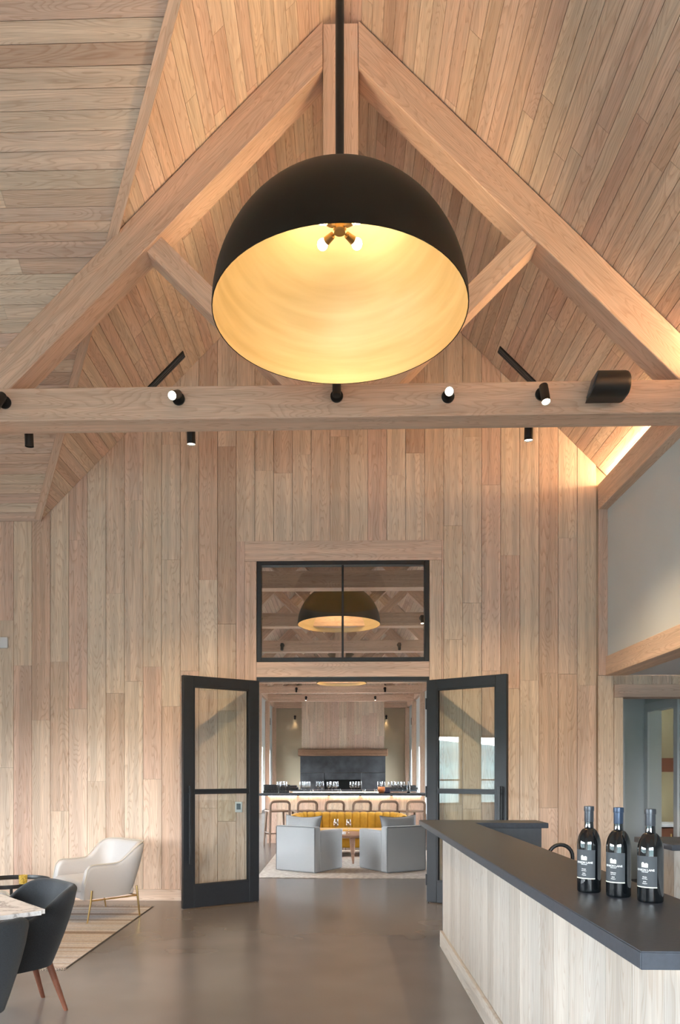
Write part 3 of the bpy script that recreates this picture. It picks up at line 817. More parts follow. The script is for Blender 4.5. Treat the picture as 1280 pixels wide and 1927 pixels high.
# ================================================================== LAMPS
def make_pendant(loc, label, group, watts, bulbs=True):
    R = 0.76
    e = empty('pendant_lamp', loc, 0, label, 'pendant lamp', group)      # origin in the middle of the rim
    n = 40
    hz = 0.975
    outer = [(R * math.cos(t), R * hz * math.sin(t)) for t in [PI / 2 * i / n for i in range(n + 1)]]
    outer[-1] = (0.03, R * hz)
    Ri = R - 0.006
    inner = [(Ri * math.cos(t), 0.001 + (R * hz - 0.008) * math.sin(t)) for t in [PI / 2 * i / n for i in range(n + 1)]]
    inner[-1] = (0.0, R * hz - 0.008)
    sh_ = MB().lathe([(Ri, 0.0), (R, 0.0)] + outer[1:], 72).build('shade', 'dome_black', e, angle=60)
    MB().lathe(inner, 72).build('gold_lining', 'gold_leaf', e, angle=60)
    top = RZ - loc[2] - 0.03
    MB().cyl((0, 0, R * hz - 0.01), (0, 0, top), 0.026, n=20).build('stem', 'black_metal', e)
    MB().lathe([(0.026, R * hz + 0.05), (0.05, R * hz + 0.045), (0.06, R * hz - 0.008), (0.0, R * hz - 0.008)], 24).build('collar', 'black_metal', e)
    MB().lathe([(0.0, top - 0.06), (0.09, top - 0.055), (0.09, top)], 24).build('ceiling_canopy', 'black_metal', e)
    zh = 0.53
    MB().cyl((0, 0, zh + 0.02), (0, 0, R * hz - 0.01), 0.014, n=12).build('inner_rod', 'antique_brass', e)
    MB().lathe([(0, zh - 0.025), (0.034, zh - 0.025), (0.04, zh - 0.018), (0.04, zh + 0.02), (0.0, zh + 0.025)], 24).build('hub', 'antique_brass', e)
    for k in range(4):
        a = PI / 4 + k * PI / 2
        d = Vector((math.cos(a), math.sin(a), -0.12)).normalized()
        c0 = Vector((0, 0, zh))
        s_ = MB().cyl(c0 + d * 0.035, c0 + d * 0.065, 0.008, n=10).cyl(c0 + d * 0.06, c0 + d * 0.115, 0.019, 0.025, n=16).build('socket', 'antique_brass', e)
        q = c0 + d * 0.15
        bl = MB(); bmesh.ops.create_uvsphere(bl.bm, u_segments=16, v_segments=10, radius=0.032, matrix=Matrix.Translation(q))
        bl.build('bulb', 'bulb_glow', e)
        if bulbs:
            l = bpy.data.lights.new('bulb_light', 'POINT'); l.energy = watts / 4; l.color = WARM; l.shadow_soft_size = 0.04
            lo_ = bpy.data.objects.new('bulb_light', l); link(lo_, e); lo_.location = c0 + d * 0.195
    return e
make_pendant((-0.005, 4.41, 4.13), 'huge black dome pendant lamp with gold lining hanging in front of the big truss', 'dome pendant lamps', 8.5)
make_pendant((-0.03, 13.55, 4.13), 'black dome pendant lamp with gold lining seen through the transom window', 'dome pendant lamps', 8.5)
make_pendant((0.03, 22.4, 4.13), 'black dome pendant lamp hanging before the fireplace chimney breast', 'dome pendant lamps', 8.5)

def make_spot(loc, face, aim, label, group, watts, length=0.13, r=0.034, blend=0.6, size=70, glow=True, drop=0.0):
    """round back plate on the timber, short arm, cylinder head aimed along 'aim'"""
    e = empty('spotlight', loc, 0, label, 'spotlight', group)
    fy = face
    MB().cyl((0, 0, 0), (0, fy * 0.014, 0), 0.05, n=24).build('back_plate', 'black_metal', e)
    MB().cyl((0, fy * 0.012, 0), (0, fy * 0.055, 0), 0.012, n=12).build('arm', 'black_metal', e)
    a = Vector(aim).normalized()
    c = Vector((0, fy * 0.075, 0))
    p0 = c - a * 0.035; p1 = c + a * length
    h = MB().cyl(p0, p1, r, n=24, cap=False).cyl(p0, p0 + a * 0.002, r, n=24).build('head', 'black_metal', e)
    MB().cyl(p1 - a * 0.012, p1 - a * 0.008, r - 0.003, n=20).build('lens', 'spot_glow' if glow else 'black_metal', e)
    if watts:
        l = bpy.data.lights.new('spot_beam', 'SPOT'); l.energy = watts; l.color = WARM; l.spot_size = math.radians(size); l.spot_blend = blend; l.shadow_soft_size = 0.03
        o = bpy.data.objects.new('spot_beam', l); link(o, e)
        o.location = p1 + a * 0.01; o.rotation_euler = a.to_track_quat('-Z', 'Y').to_euler()
    return e
ZS = TB + 0.145
G1 = 'spotlights on the front of the big truss'
make_spot((-2.68, Y1, ZS), -1, (-0.08, -0.55, -0.8), 'black spotlight on the truss tie beam above the dining chairs', G1, 45)
make_spot((-1.285, Y1, ZS + .01), -1, (-0.10, -0.85, -0.5), 'black spotlight on the tie beam between the middle one and the dining chairs', G1, 45)
make_spot((-0.03, Y1, ZS + .015), -1, (0.0, 0.12, 1.0), 'black spotlight turned upward in the middle of the tie beam', G1, 80, size=120)
make_spot((0.845, Y1, ZS), -1, (-0.14, -0.9, -0.42), 'glaring spotlight on the tie beam facing into the room', G1, 45)
make_spot((1.575, Y1, ZS + .01), -1, (0.03, -0.35, -0.93), 'black spotlight on the tie beam beside the speaker', G1, 45)
G2 = 'spotlights on the back of the big truss'
for xx, lab in ((-2.62, 'spotlight behind the tie beam near the valley strip'), (-1.25, 'spotlight behind the tie beam lighting the board wall'), (1.555, 'spotlight behind the tie beam lighting the wall near the cove')):
    make_spot((xx, Y1 + 0.226, ZS - 0.06), 1, (0, 0.10, -1), lab, G2, 0 if xx < -2 else 210, length=0.15, r=0.036, size=115, blend=0.8, glow=xx > -2)
# far room spots
G3 = 'spotlights on the far room trusses'
for i, yy in enumerate(gy):
    for sx in ((-1.35, 1.35) if i % 2 == 0 else (-1.55, 1.55)):
        lit = i in (1, 4, 6)
        make_spot((sx, yy, ZS), -1, (0, -0.25, -1), 'black spotlight on the %s far truss, above the %s door side' % (ORD[i], 'black' if sx < 0 else 'charcoal'), G3,
                  120 if lit else 0, size=95, glow=lit)
for s_ in (-1, 1):
    make_spot((s_ * 1.98, YEND, 3.86), -1, (0, 0.05, -1), 'small spotlight washing the beige wall beside the chimney breast, %s door side' % ('black' if s_ < 0 else 'charcoal'), 'spotlights beside the chimney breast', 7, size=60)

# speaker on the tie beam
sp_ = empty('speaker', (2.06, Y1, TB + 0.165), 0, 'black cylindrical loudspeaker fixed to the tie beam', 'speaker')
def spk_ring(x_, k, cut):
    pts_ = [(-0.03, 0.098 * k), (-0.03, -0.098 * k)]
    for i_ in range(13):
        t_ = -PI / 2 + PI * i_ / 12
        pts_.append((-0.12 - 0.085 * k * math.cos(t_), 0.098 * k * math.sin(t_)))
    return [Vector((x_ - cut * (0.098 - z_) * 0.30, y_, z_)) for y_, z_ in pts_]
body = MB()
body.loft([spk_ring(-0.095, 1.0, 1), spk_ring(0.11, 1.0, 0), spk_ring(0.13, 0.94, 0), spk_ring(0.142, 0.80, 0)])
body.build('body', 'black_metal', sp_, angle=40)
MB().box((-0.128, -0.115, 0.0), (0.012, 0.13, 0.15), 0.004, rot=Matrix.Rotation(0.29, 3, 'Y')).build('grille', 'panel_dark', sp_)
MB().box((0.02, -0.015, 0), (0.09, 0.03, 0.05)).build('bracket', 'black_metal', sp_)


# ================================================================== NEAR BAR
bar = empty('bar_counter', (0, 0, 0), 0, 'long oak board bar with dark stone top carrying three wine bottles', 'bar counter')
ZT = 1.0
L_ = [(0.673, 1.67), (1.08, 1.67), (1.08, 5.96), (1.67, 5.96), (1.67, 6.33), (0.673, 6.33)]
ct = MB().prism([(a, b_, ZT - 0.042) for a, b_ in L_], (0, 0, 0.042))
bmesh.ops.bevel(ct.bm, geom=ct.bm.edges[:], offset=0.003, segments=2, affect='EDGES')
ct.build('countertop', 'stone_dark', bar)
MB().box2((0.846, 1.78, 0.0), (1.30, 5.95, ZT - 0.18)).build('body', 'gap', bar, smooth=False)
MB().box2((0.846, 1.78, ZT - 0.18), (1.05, 5.95, ZT - 0.043)).build('bar_riser', 'panel_dark', bar, smooth=False)
MB().box2((1.05, 1.80, 0.82), (1.33, 5.95, 0.86)).build('work_top', 'stone_dark', bar, smooth=False)
MB().box2((0.83, 5.98, 0.0), (1.62, 6.03, ZT - 0.043), 0.002, 1).build('end_panel', 'panel_dark', bar, smooth=False)
rbar = random.Random(21)
y = 5.97
while y > 1.78:
    w_ = rbar.choice((0.16, 0.19, 0.21, 0.21))
    y0 = max(1.77, y - w_)
    piece('panel_board', [(0.826, y - 0.0015, 0.02), (0.826, y0 + 0.0015, 0.02), (0.826, y0 + 0.0015, ZT - 0.045), (0.826, y - 0.0015, ZT - 0.045)], (-1, 0, 0), 0.018, (0, 0, 1), 'oak_bar', bar)
    y = y0
xq = 0.828
while xq < 1.3:
    piece('panel_board', [(xq, 1.765, 0.0), (xq + 0.155, 1.765, 0.0), (xq + 0.155, 1.765, 0.815 if xq > 1.0 else ZT - 0.045), (xq, 1.765, 0.815 if xq > 1.0 else ZT - 0.045)], (0, -1, 0), 0.014, (0, 0, 1), 'oak_bar', bar)
    xq += 0.157
beam('kick_board', (0.803, 1.76, 0.0), (0.8255, 5.985, 0.128), 1, 'oak_bar', bar, 0.002)
MB().box2((0.800, 1.80, ZT - 0.050), (0.812, 5.94, ZT - 0.043)).build('light_strip', 'led_soft', bar, smooth=False)
fa = empty('faucet', (1.20, 4.05, 0.86), 0, 'black gooseneck faucet behind the bar top', 'faucet')
pts = [(-0.065, 0, 0), (-0.065, 0, 0.085)] + [(-0.065 * math.cos(t), 0, 0.085 + 0.065 * math.sin(t)) for t in [PI * i / 12 for i in range(1, 13)]] + [(0.065, 0, 0.05)]
MB().tube(pts, 0.0105, 12).build('spout', 'black_metal', fa)
MB().cyl((-0.065, 0, 0), (-0.065, 0, 0.03), 0.02, n=16).build('base', 'black_metal', fa)
MB().cyl((-0.065, -0.01, 0.02), (-0.065, -0.06, 0.03), 0.006, n=10).build('lever', 'black_metal', fa)
bc = empty('back_cabinet', (2.28, 5.1, 0), 0, 'pale oak cabinet with dark stone top behind the bar', 'cabinet')
for i in range(5):
    piece('panel_board', [(i * 0.2 + .001, 0, 0), (i * 0.2 + .199, 0, 0), (i * 0.2 + .199, 0, 0.87), (i * 0.2 + .001, 0, 0.87)], (0, -1, 0), 0.018, (0, 0, 1), 'oak_bar', bc)
beam('side_panel', (0, 0.02, 0), (0.02, 0.6, 0.87), 2, 'oak_bar', bc, 0.001)
MB().box2((0.021, 0.019, 0.0), (1.0, 0.6, 0.869)).build('body', 'panel_dark', bc, smooth=False)
MB().box2((-0.025, -0.03, 0.872), (1.03, 0.62, 0.912), 0.003).build('countertop', 'stone_dark', bc)

# ---- bottles
def text_mesh(txt, size):
    cu = bpy.data.curves.new('lettering', 'FONT'); cu.body = txt; cu.size = size; cu.align_x = 'CENTER'; cu.align_y = 'CENTER'; cu.offset = size * 0.02
    o = bpy.data.objects.new('lettering', cu); COL.objects.link(o)
    dg = bpy.context.evaluated_depsgraph_get(); dg.update()
    me = bpy.data.meshes.new_from_object(o.evaluated_get(dg))
    bpy.data.objects.remove(o, do_unlink=True)
    bm = bmesh.new(); bm.from_mesh(me); bpy.data.meshes.remove(me)
    return bm
BR = 0.0382
def bend(bm, z, r):
    for v in bm.verts:
        a = v.co.x / r
        v.co = Vector((r * math.sin(a), -r * math.cos(a), z + v.co.y))
def make_bottle(loc, rz, foil, lines, label):
    e = empty('wine_bottle', loc, rz, label, 'wine bottle', 'wine bottles on the bar')
    prof = [(0, 0.004), (0.026, 0.003), (0.034, 0.0), (BR - 0.0008, 0.003), (BR, 0.008), (BR, 0.160)]
    for i in range(1, 11):
        t = i / 10 * PI / 2
        prof.append((0.0155 + (BR - 0.0155) * math.cos(t) ** 1.3, 0.158 + 0.056 * math.sin(t) ** 1.05))
    prof += [(0.0150, 0.216), (0.0143, 0.235), (0.0143, 0.286), (0, 0.286)]
    MB().lathe(prof, 48).build('glass_body', 'bottle_glass', e, angle=40)
    MB().lathe([(0.0147, 0.236), (0.0150, 0.237), (0.0150, 0.272), (0.0162, 0.2725), (0.0165, 0.275), (0.0165, 0.284), (0.0158, 0.2885), (0.0, 0.290)], 32).build('foil_cap', foil, e, angle=30)
    hw_ = math.radians(55)
    MB().lathe([(BR + 0.0003, 0.0505), (BR + 0.0003, 0.144)], 40, a0=-PI / 2 - hw_, a1=-PI / 2 + hw_).build('paper_label', 'label_paper', e)
    lb = [c for c in kids(e) if c.name.startswith('paper_label')][0]
    MB().lathe([(BR + 0.0004, 0.0472), (BR + 0.0004, 0.0503)], 40, a0=-PI / 2 - hw_, a1=-PI / 2 + hw_).build('label_stripe', 'label_emblem', lb)
    def put(txt, size, z):
        m_ = MB(); m_.bm.free(); m_.bm = text_mesh(txt, size); bend(m_.bm, z, BR + 0.0006)
        m_.build('lettering', 'label_print', lb, smooth=False)
    put('BENSON LANE', 0.0088, 0.1015)
    put('VINEYARDS', 0.0040, 0.0955)
    for txt, size, z in lines: put(txt, size, z)
    # emblem: two rounded hills with a furrow
    m_ = MB()
    outl = [(-.5, -.38), (.5, -.42), (.52, .14), (.40, .26), (.24, .31), (.10, .25), (0, .16), (-.10, .30), (-.26, .43), (-.42, .36), (-.52, .22)]
    f_ = m_.bm.faces.new([m_.bm.verts.new((a * 0.020, b_ * 0.020, 0)) for a, b_ in outl]); bmesh.ops.triangulate(m_.bm, faces=[f_])
    bmesh.ops.subdivide_edges(m_.bm, edges=m_.bm.edges[:], cuts=2, use_grid_fill=True)
    bend(m_.bm, 0.1175, BR + 0.0006); m_.build('emblem', 'label_emblem', lb, smooth=False)
    m_ = MB()
    for y0, y1 in ((0.10, -0.26), (0.02, -0.34)):
        m_.bm.faces.new([m_.bm.verts.new((a * 0.020, b_ * 0.020, 0)) for a, b_ in ((-.3, y0), (.1, y0 - .2), (.48, y1 - .08), (.48, y1 - .04), (.1, y0 - .15), (-.3, y0 + .03))])
    bend(m_.bm, 0.1175, BR + 0.0009); m_.build('emblem_furrow', 'label_paper', lb, smooth=False)
    return e
for (bx, by, foil, nm, lab) in ((0.839, 2.51, 'foil', 'Partner', 'dark wine bottle with grey foil on the bar top, farthest from the cut counter end'),
                                (0.904, 2.42, 'foil_blue', 'Cabernet', 'dark wine bottle with blue grey foil standing between two others'),
                                (0.965, 2.32, 'foil', 'Merlot', 'dark wine bottle with grey foil on the bar top, closest to the cut counter end')):
    ang = math.atan2(-by, -bx) + PI / 2                 # the side facing the viewer
    make_bottle((bx, by, ZT), ang - math.radians(25), foil, [(nm, 0.0048, 0.0800), ('Red Wine', 0.0040, 0.0745), ('2018', 0.0048, 0.0655), ('Vineyard', 0.0042, 0.0600)], lab)

# ================================================================== SEATING HELPERS
def u_path(hw, y_front, y_back, rc_, step=0.03):
    """right front -> back -> left front"""
    P = []
    n = max(2, int((y_back - rc_ - y_front) / step))
    for i in range(n): P.append((hw, y_front + (y_back - rc_ - y_front) * i / n))
    n = 8
    for i in range(n): a = PI / 2 * i / n; P.append((hw - rc_ + rc_ * math.cos(a), y_back - rc_ + rc_ * math.sin(a)))
    n = max(2, int(2 * (hw - rc_) / step))
    for i in range(n): P.append((hw - rc_ - 2 * (hw - rc_) * i / n, y_back))
    n = 8
    for i in range(n): a = PI / 2 + PI / 2 * i / n; P.append((-hw + rc_ + rc_ * math.cos(a), y_back - rc_ + rc_ * math.sin(a)))
    n = max(2, int((y_back - rc_ - y_front) / step))
    for i in range(n + 1): P.append((-hw, y_back - rc_ - (y_back - rc_ - y_front) * i / n))
    return P
def shell(path, zb, zt, th, inb, flare):
    """upholstered wrap-around shell; zb, zt, inb, flare are functions of the path point"""
    mb_ = MB(); rings = []; piping = []
    k = len(path)
    for i, p in enumerate(path):
        a = path[max(i - 1, 0)]; c = path[min(i + 1, k - 1)]
        t = Vector((c[0] - a[0], c[1] - a[1])).normalized(); nrm = Vector((t.y, -t.x))
        s_ = i / (k - 1)
        B_, T_ = zb(p, s_), zt(p, s_); ib, fl_ = inb(p, s_), flare(p, s_)
        r = th / 2
        ring = []
        q = Vector((p[0], p[1]))
        def at(off, z): w2 = q + nrm * off; return Vector((w2.x, w2.y, z))
        H = T_ - r - B_
        for j in range(6):
            f_ = j / 5; ring.append(at(-ib * (1 - f_) ** 1.5 + fl_ * f_, B_ + H * f_))
        for j in range(1, 7):
            ang = PI * j / 7; ring.append(at(fl_ - r + r * math.cos(ang), T_ - r + r * math.sin(ang)))
        for j in range(6):
            f_ = 1 - j / 5; ring.append(at(-ib * (1 - f_) ** 1.5 + fl_ * f_ - th, B_ + H * f_))
        rings.append(ring); piping.append(at(fl_ - r * 0.1, T_ + 0.001))
    mb_.loft(rings)
    return mb_, piping
def sstep(a, b_, x):
    t = max(0, min(1, (x - a) / (b_ - a))); return t * t * (3 - 2 * t)

# ---- white armchair with brass legs
def make_white_armchair(loc, rz, label):
    e = empty('armchair', loc, rz, label, 'armchair', 'white armchairs on the striped rug')
    P = u_path(0.335, -0.30, 0.33, 0.16)
    k = len(P)
    def zt(p, s_):
        yy = p[1]
        z = 0.535 + 0.185 * sstep(0.02, 0.30, yy)
        d = (yy + 0.30) / 0.09
        if d < 1: z = 0.36 + (z - 0.36) * math.sqrt(max(0, 1 - (1 - d) ** 2))
        return z
    mb_, pip = shell(P, lambda p, s_: 0.215, zt, 0.075, lambda p, s_: 0.02 + 0.05 * sstep(0.0, 0.3, p[1]), lambda p, s_: 0.055 * sstep(0.0, 0.33, p[1]))
    sh_ = mb_.build('shell', 'white_cloth', e, angle=60)
    MB().tube(pip, 0.005, 6).build('piping', 'piping_cream', sh_)
    MB().box((0, -0.035, 0.335), (0.535, 0.585, 0.115), 0.045, 4).build('seat_cushion', 'white_cloth', e)
    MB().box((0, -0.015, 0.245), (0.54, 0.54, 0.07), 0.02, 3).build('seat_base', 'white_cloth', e)
    for sx in (-1, 1):
        for sy in (-1, 1):
            MB().tube([(sx * 0.345, sy * 0.235, 0.30), (sx * 0.347, sy * 0.245, 0.20), (sx * 0.335, sy * 0.275, 0.0)], [0.010, 0.010, 0.007], 10).floor().build('leg', 'brass', e)
        MB().tube([(sx * 0.346, -0.245, 0.205), (sx * 0.346, 0.245, 0.205)], 0.007, 8).build('side_rail', 'brass', e)
    MB().tube([(-0.346, 0.24, 0.205), (0.346, 0.24, 0.205)], 0.007, 8).build('back_rail', 'brass', e)
    return e
make_white_armchair((-2.40, 7.20, 0.006), math.radians(-43.8), 'white upholstered armchair with brass legs in front of the board wall')
make_white_armchair((-2.84, 5.45, 0.006), math.radians(127), 'white upholstered armchair next to the tray table and marble table')

# ---- charcoal dining chairs
def make_tub_chair(loc, rz, label):
    e = empty('tub_chair', loc, rz, label, 'chair', 'charcoal chairs at the marble table')
    P = u_path(0.285, -0.20, 0.27, 0.20, 0.025)
    def zt(p, s_):
        yy = p[1]
        z = 0.575 + 0.165 * sstep(-0.06, 0.24, yy)
        d = (yy + 0.20) / 0.07
        if d < 1: z = 0.50 + (z - 0.50) * math.sqrt(max(0, 1 - (1 - d) ** 2))
        return z
    mb_, pip = shell(P, lambda p, s_: 0.285, zt, 0.05, lambda p, s_: 0.045 + 0.05 * sstep(-0.1, 0.27, p[1]), lambda p, s_: 0.01 + 0.035 * sstep(0.0, 0.27, p[1]))
    sh_ = mb_.build('shell', 'charcoal_cloth', e, angle=60)
    for sx in (-1, 1):
        MB().tube([(sx * 0.292, -0.155, 0.545), (sx * 0.279, -0.06, 0.46), (sx * 0.235, 0.05, 0.365), (sx * 0.19, 0.09, 0.33)], 0.004, 6).build('seam', 'black_metal', sh_)
    MB().box((0, -0.045, 0.40), (0.40, 0.36, 0.10), 0.04, 4).build('seat_cushion', 'charcoal_cloth', e)
    MB().box((0, -0.045, 0.318), (0.34, 0.30, 0.066), 0.02, 3).build('seat_pan', 'charcoal_cloth', e)
    for sx in (-1, 1):
        MB().tube([(sx * 0.13, 0.13, 0.33), (sx * 0.17, 0.23, 0.0)], [0.022, 0.013], 14).floor().build('leg', 'walnut', e)
        MB().tube([(sx * 0.13, -0.10, 0.33), (sx * 0.19, -0.19, 0.0)], [0.022, 0.013], 14).floor().build('leg', 'walnut', e)
    return e
make_tub_chair((-1.905, 4.27, 0), math.radians(-46), 'charcoal tub chair with walnut legs tucked behind the marble table corner')
make_tub_chair((-1.80, 3.36, 0), math.radians(-136), 'charcoal tub chair turned away from the bar with its back to the walkway')

# ---- marble table
e1, e2 = Vector((-0.69, 0.72, 0)).normalized(), Vector((-0.72, -0.69, 0)).normalized()
tcn = Vector((-1.50, 3.73, 0)) + (e1 + e2) * 0.42
mt = empty('marble_table', tcn, math.atan2(e1.y, e1.x), 'square white marble table with black pedestal among charcoal chairs', 'table')
tp = MB().box((0, 0, 0.689), (0.84, 0.84, 0.022))
bmesh.ops.bevel(tp.bm, geom=[e_ for e_ in tp.bm.edges if abs(e_.verts[0].co.z - e_.verts[1].co.z) > 0.01], offset=0.03, segments=5, affect='EDGES')
tp.build('table_top', 'marble', mt)
MB().box((0, 0, 0.668), (0.5, 0.5, 0.016)).build('top_plate', 'black_metal', mt)
MB().cyl((0, 0, 0.02), (0, 0, 0.66), 0.04, n=20).build('column', 'black_metal', mt)
MB().cyl((0, 0, 0), (0, 0, 0.02), 0.26, n=36).build('base_plate', 'black_metal', mt)

# ---- tray table and candle
tt = empty('tray_table', (-2.90, 6.38, 0.006), 0, 'round black tray side table with mirrored top and amber candle', 'side table')
MB().lathe([(0.318, 0.425), (0.335, 0.425), (0.335, 0.458), (0.328, 0.458), (0.322, 0.44), (0.318, 0.425)], 56).build('rim', 'black_metal', tt)
MB().lathe([(0.0, 0.425), (0.32, 0.425), (0.32, 0.438), (0.0, 0.438)], 48).build('mirror_top', 'mirror_glass', tt)
for k in range(3):
    a = math.radians(-8 + 120 * k)
    c, s_ = math.cos(a), math.sin(a)
    MB().box((0.349 * c, 0.349 * s_, 0.225), (0.026, 0.026, 0.45), 0.003, 1, rot=Matrix.Rotation(a, 3, 'Z')).floor().build('leg', 'black_metal', tt)
ca_ = empty('candle_holder', (-2.745, 6.30, 0.444), 0, 'small amber glass candle holder on the tray table', 'candle')
MB().lathe([(0.0, 0.0), (0.030, 0.0), (0.034, 0.004), (0.036, 0.075), (0.033, 0.075), (0.031, 0.008), (0.0, 0.008)], 28).build('cup', 'amber_glaze', ca_)
MB().lathe([(0.0, 0.009), (0.029, 0.009), (0.029, 0.045), (0.0, 0.047)], 20).build('wax', 'candle_wax', ca_)

# ---- striped rug
rg = empty('striped_rug', (-3.35, 6.44, 0), 0, 'flat woven rug with brown grey cream stripes and fringed ends', 'rug')
MB().box((0, 0, 0.003), (2.76, 2.44, 0.005)).build('weave', 'rug_striped', rg, smooth=False)
MB().box((1.383, 0, 0.003), (0.012, 2.44, 0.0055), 0.001, 1).build('edge_binding', 'rug_binding', rg)
rf = random.Random(4)
for sy in (-1, 1):
    f_ = MB()
    xx = -1.37
    while xx < 1.385:
        j = rf.uniform(-0.006, 0.006)
        y0 = sy * 1.22
        f_.tube([(xx, y0, 0.003), (xx + 0.012 + j, y0 + sy * 0.018, 0.003), (xx - 0.004 + j, y0 + sy * 0.035, 0.003), (xx + 0.006 + j, y0 + sy * 0.055, 0.0025)], [0.003, 0.003, 0.003, 0.002], 5)
        xx += 0.019
    tag(f_.build('fringe', 'fringe_yarn', rg), kind='stuff')

# ================================================================== FAR ROOM FURNITURE
r2 = MB().box2((-1.12, 9.8, 0.0), (1.62, 13.3, 0.012), 0.004, 1).build('lounge_rug', 'rug_cream')
tag(r2, 'cream area rug under the grey armchairs and mustard sofa', 'rug')

def cushion(w_, h_, t_):
    mb_ = MB(); n = 14; A = []; B_ = []
    for i in range(n + 1):
        ra, rb2 = [], []
        for j in range(n + 1):
            u = -1 + 2 * i / n; v = -1 + 2 * j / n
            th = max(0, (1 - u ** 4) * (1 - v ** 4)) ** 0.55
            x_ = u * w_ / 2 * (1 - 0.07 * (1 - v * v)); z_ = v * h_ / 2 * (1 - 0.16 * (1 - u * u))
            ra.append(mb_.bm.verts.new((x_, -t_ / 2 * th - 0.004, z_))); rb2.append(mb_.bm.verts.new((x_, t_ / 2 * th + 0.004, z_)))
        A.append(ra); B_.append(rb2)
    edge = []
    for i in range(n):
        for j in range(n):
            mb_.bm.faces.new((A[i][j], A[i + 1][j], A[i + 1][j + 1], A[i][j + 1])); mb_.bm.faces.new((B_[i][j], B_[i][j + 1], B_[i + 1][j + 1], B_[i + 1][j]))
    loop = [(i, 0) for i in range(n)] + [(n, j) for j in range(n)] + [(i, n) for i in range(n, 0, -1)] + [(0, j) for j in range(n, 0, -1)]
    pts_ = []
    for q in range(len(loop)):
        a = loop[q]; b_ = loop[(q + 1) % len(loop)]
        mb_.bm.faces.new((A[a[0]][a[1]], B_[a[0]][a[1]], B_[b_[0]][b_[1]], A[b_[0]][b_[1]]))
        p = A[a[0]][a[1]].co; pts_.append((p.x, 0, p.z))
    return mb_, pts_
def make_slip_chair(corner, face, mirror, label, plabel):
    """boxy slip-covered chair; local: back edge on y=0 looking at -Y, chair extends to +Y (its front)"""
    f = Vector((*face, 0)).normalized()
    rz = math.atan2(f.y, f.x) - PI / 2
    e = empty('slipcover_chair', (*corner, 0.012), rz, label, 'armchair', 'grey slipcovered chairs by the mustard sofa')
    s_ = mirror                       # chair spans x from 0 to s_*0.68
    Wd, Dp = 0.68, 0.74
    bx = lambda nm, a, b_, bv=0.03, par=e: MB().box2((min(s_ * a[0], s_ * b_[0]), a[1], a[2]), (max(s_ * a[0], s_ * b_[0]), b_[1], b_[2]), bv, 3).build(nm, 'grey_cloth', par)
    bk = bx('back', (0.0, 0.0, 0.0), (Wd, 0.15, 0.64)); 
    for x0 in (0.0, Wd - 0.13):
        bx('arm', (x0 + 0.001, 0.13, 0.0), (x0 + 0.129, Dp, 0.575))
    bx('front_skirt', (0.12, Dp - 0.1, 0.0), (Wd - 0.12, Dp - 0.01, 0.30), 0.01)
    bx('seat_cushion', (0.132, 0.15, 0.28), (Wd - 0.132, Dp + 0.01, 0.46), 0.05)
    for x0 in (0.012, Wd - 0.012):
        MB().tube([(s_ * x0, 0.004, 0.01), (s_ * x0, 0.004, 0.625)], 0.006, 6).build('piping', 'grey_piping', bk)
    MB().tube([(s_ * 0.014, 0.006, 0.634), (s_ * (Wd - 0.014), 0.006, 0.634)], 0.006, 6).build('piping', 'grey_piping', bk)
    c_ = e.matrix_basis if False else Matrix.Translation(Vector((*corner, 0.012))) @ Matrix.Rotation(rz, 4, 'Z')
    loc = c_ @ Vector((s_ * (Wd / 2 + 0.04), 0.245, 0.575))
    p = empty('pillow', loc, rz, plabel, 'pillow', 'grey pillows on the slipcovered chairs')
    mb_, pp = cushion(0.62, 0.42, 0.15)
    pc = mb_.build('cover', 'grey_cloth', p, angle=70)
    MB().tube(pp, 0.006, 6, closed=True).build('piping', 'grey_piping', pc)
    p.rotation_euler = (math.radians(-10), 0, rz)
    return e
make_slip_chair((-0.352, 10.18), (0.52, 0.85), -1, 'grey slipcovered chair with pillow beside the black door', 'grey piped pillow on the chair beside the black door')
make_slip_chair((0.637, 10.22), (-0.5, 0.865), 1, 'grey slipcovered chair with pillow beside the charcoal door', 'grey piped pillow on the chair beside the charcoal door')

# ---- mustard channel sofa
so = empty('channel_sofa', (0.14, 12.55, 0.012), 0, 'curved mustard velvet sofa with vertical channel tufting', 'sofa')
def channel(p, nrm, w_, top=0.71, bot=0.12):
    """vertical padded channel; nrm points to the sitter"""
    nrm = Vector((*nrm, 0)).normalized(); tan = Vector((-nrm.y, nrm.x, 0))
    rings = []
    for i in range(9):
        s_ = -1 + 2 * i / 8
        bl = 0.016 * math.sqrt(max(0, 1 - s_ * s_)) - 0.016
        tp_ = top + bl * 0.9
        prof = [(0.085 + bl, 0.36), (0.08 + bl, tp_ - 0.10), (0.07 + bl, tp_ - 0.04), (0.035 + bl * .5, tp_ - 0.008), (0.0, tp_), (-0.045 - bl * .5, tp_ - 0.015), (-0.075 - bl, tp_ - 0.06), (-0.08 - bl, tp_ - 0.2), (-0.075 - bl, bot), (0.02, bot), (0.05, 0.36)]
        rings.append([Vector((p[0], p[1], 0)) + tan * (s_ * w_ / 2) + nrm * d + Vector((0, 0, z)) for d, z in prof])
    MB().loft(rings).build('channel', 'mustard_velvet', so, angle=50)
nch = 11; wch = 0.132
for i in range(nch):
    channel(((i - (nch - 1) / 2) * wch, 0.40), (0, -1), wch)
for s_ in (-1, 1):
    cx0 = s_ * nch * wch / 2; Rr = 0.22
    for q in range(4):
        a = PI / 2 * (q + 0.5) / 4
        channel((cx0 + s_ * Rr * math.sin(a), 0.40 - Rr + Rr * math.cos(a)), (-s_ * math.sin(a), -math.cos(a)), Rr * PI / 8 * 1.12, top=0.71 - 0.008 * q)
    channel((cx0 + s_ * Rr, 0.40 - Rr - 0.066), (-s_, 0), wch, top=0.68)
sc_ = MB()
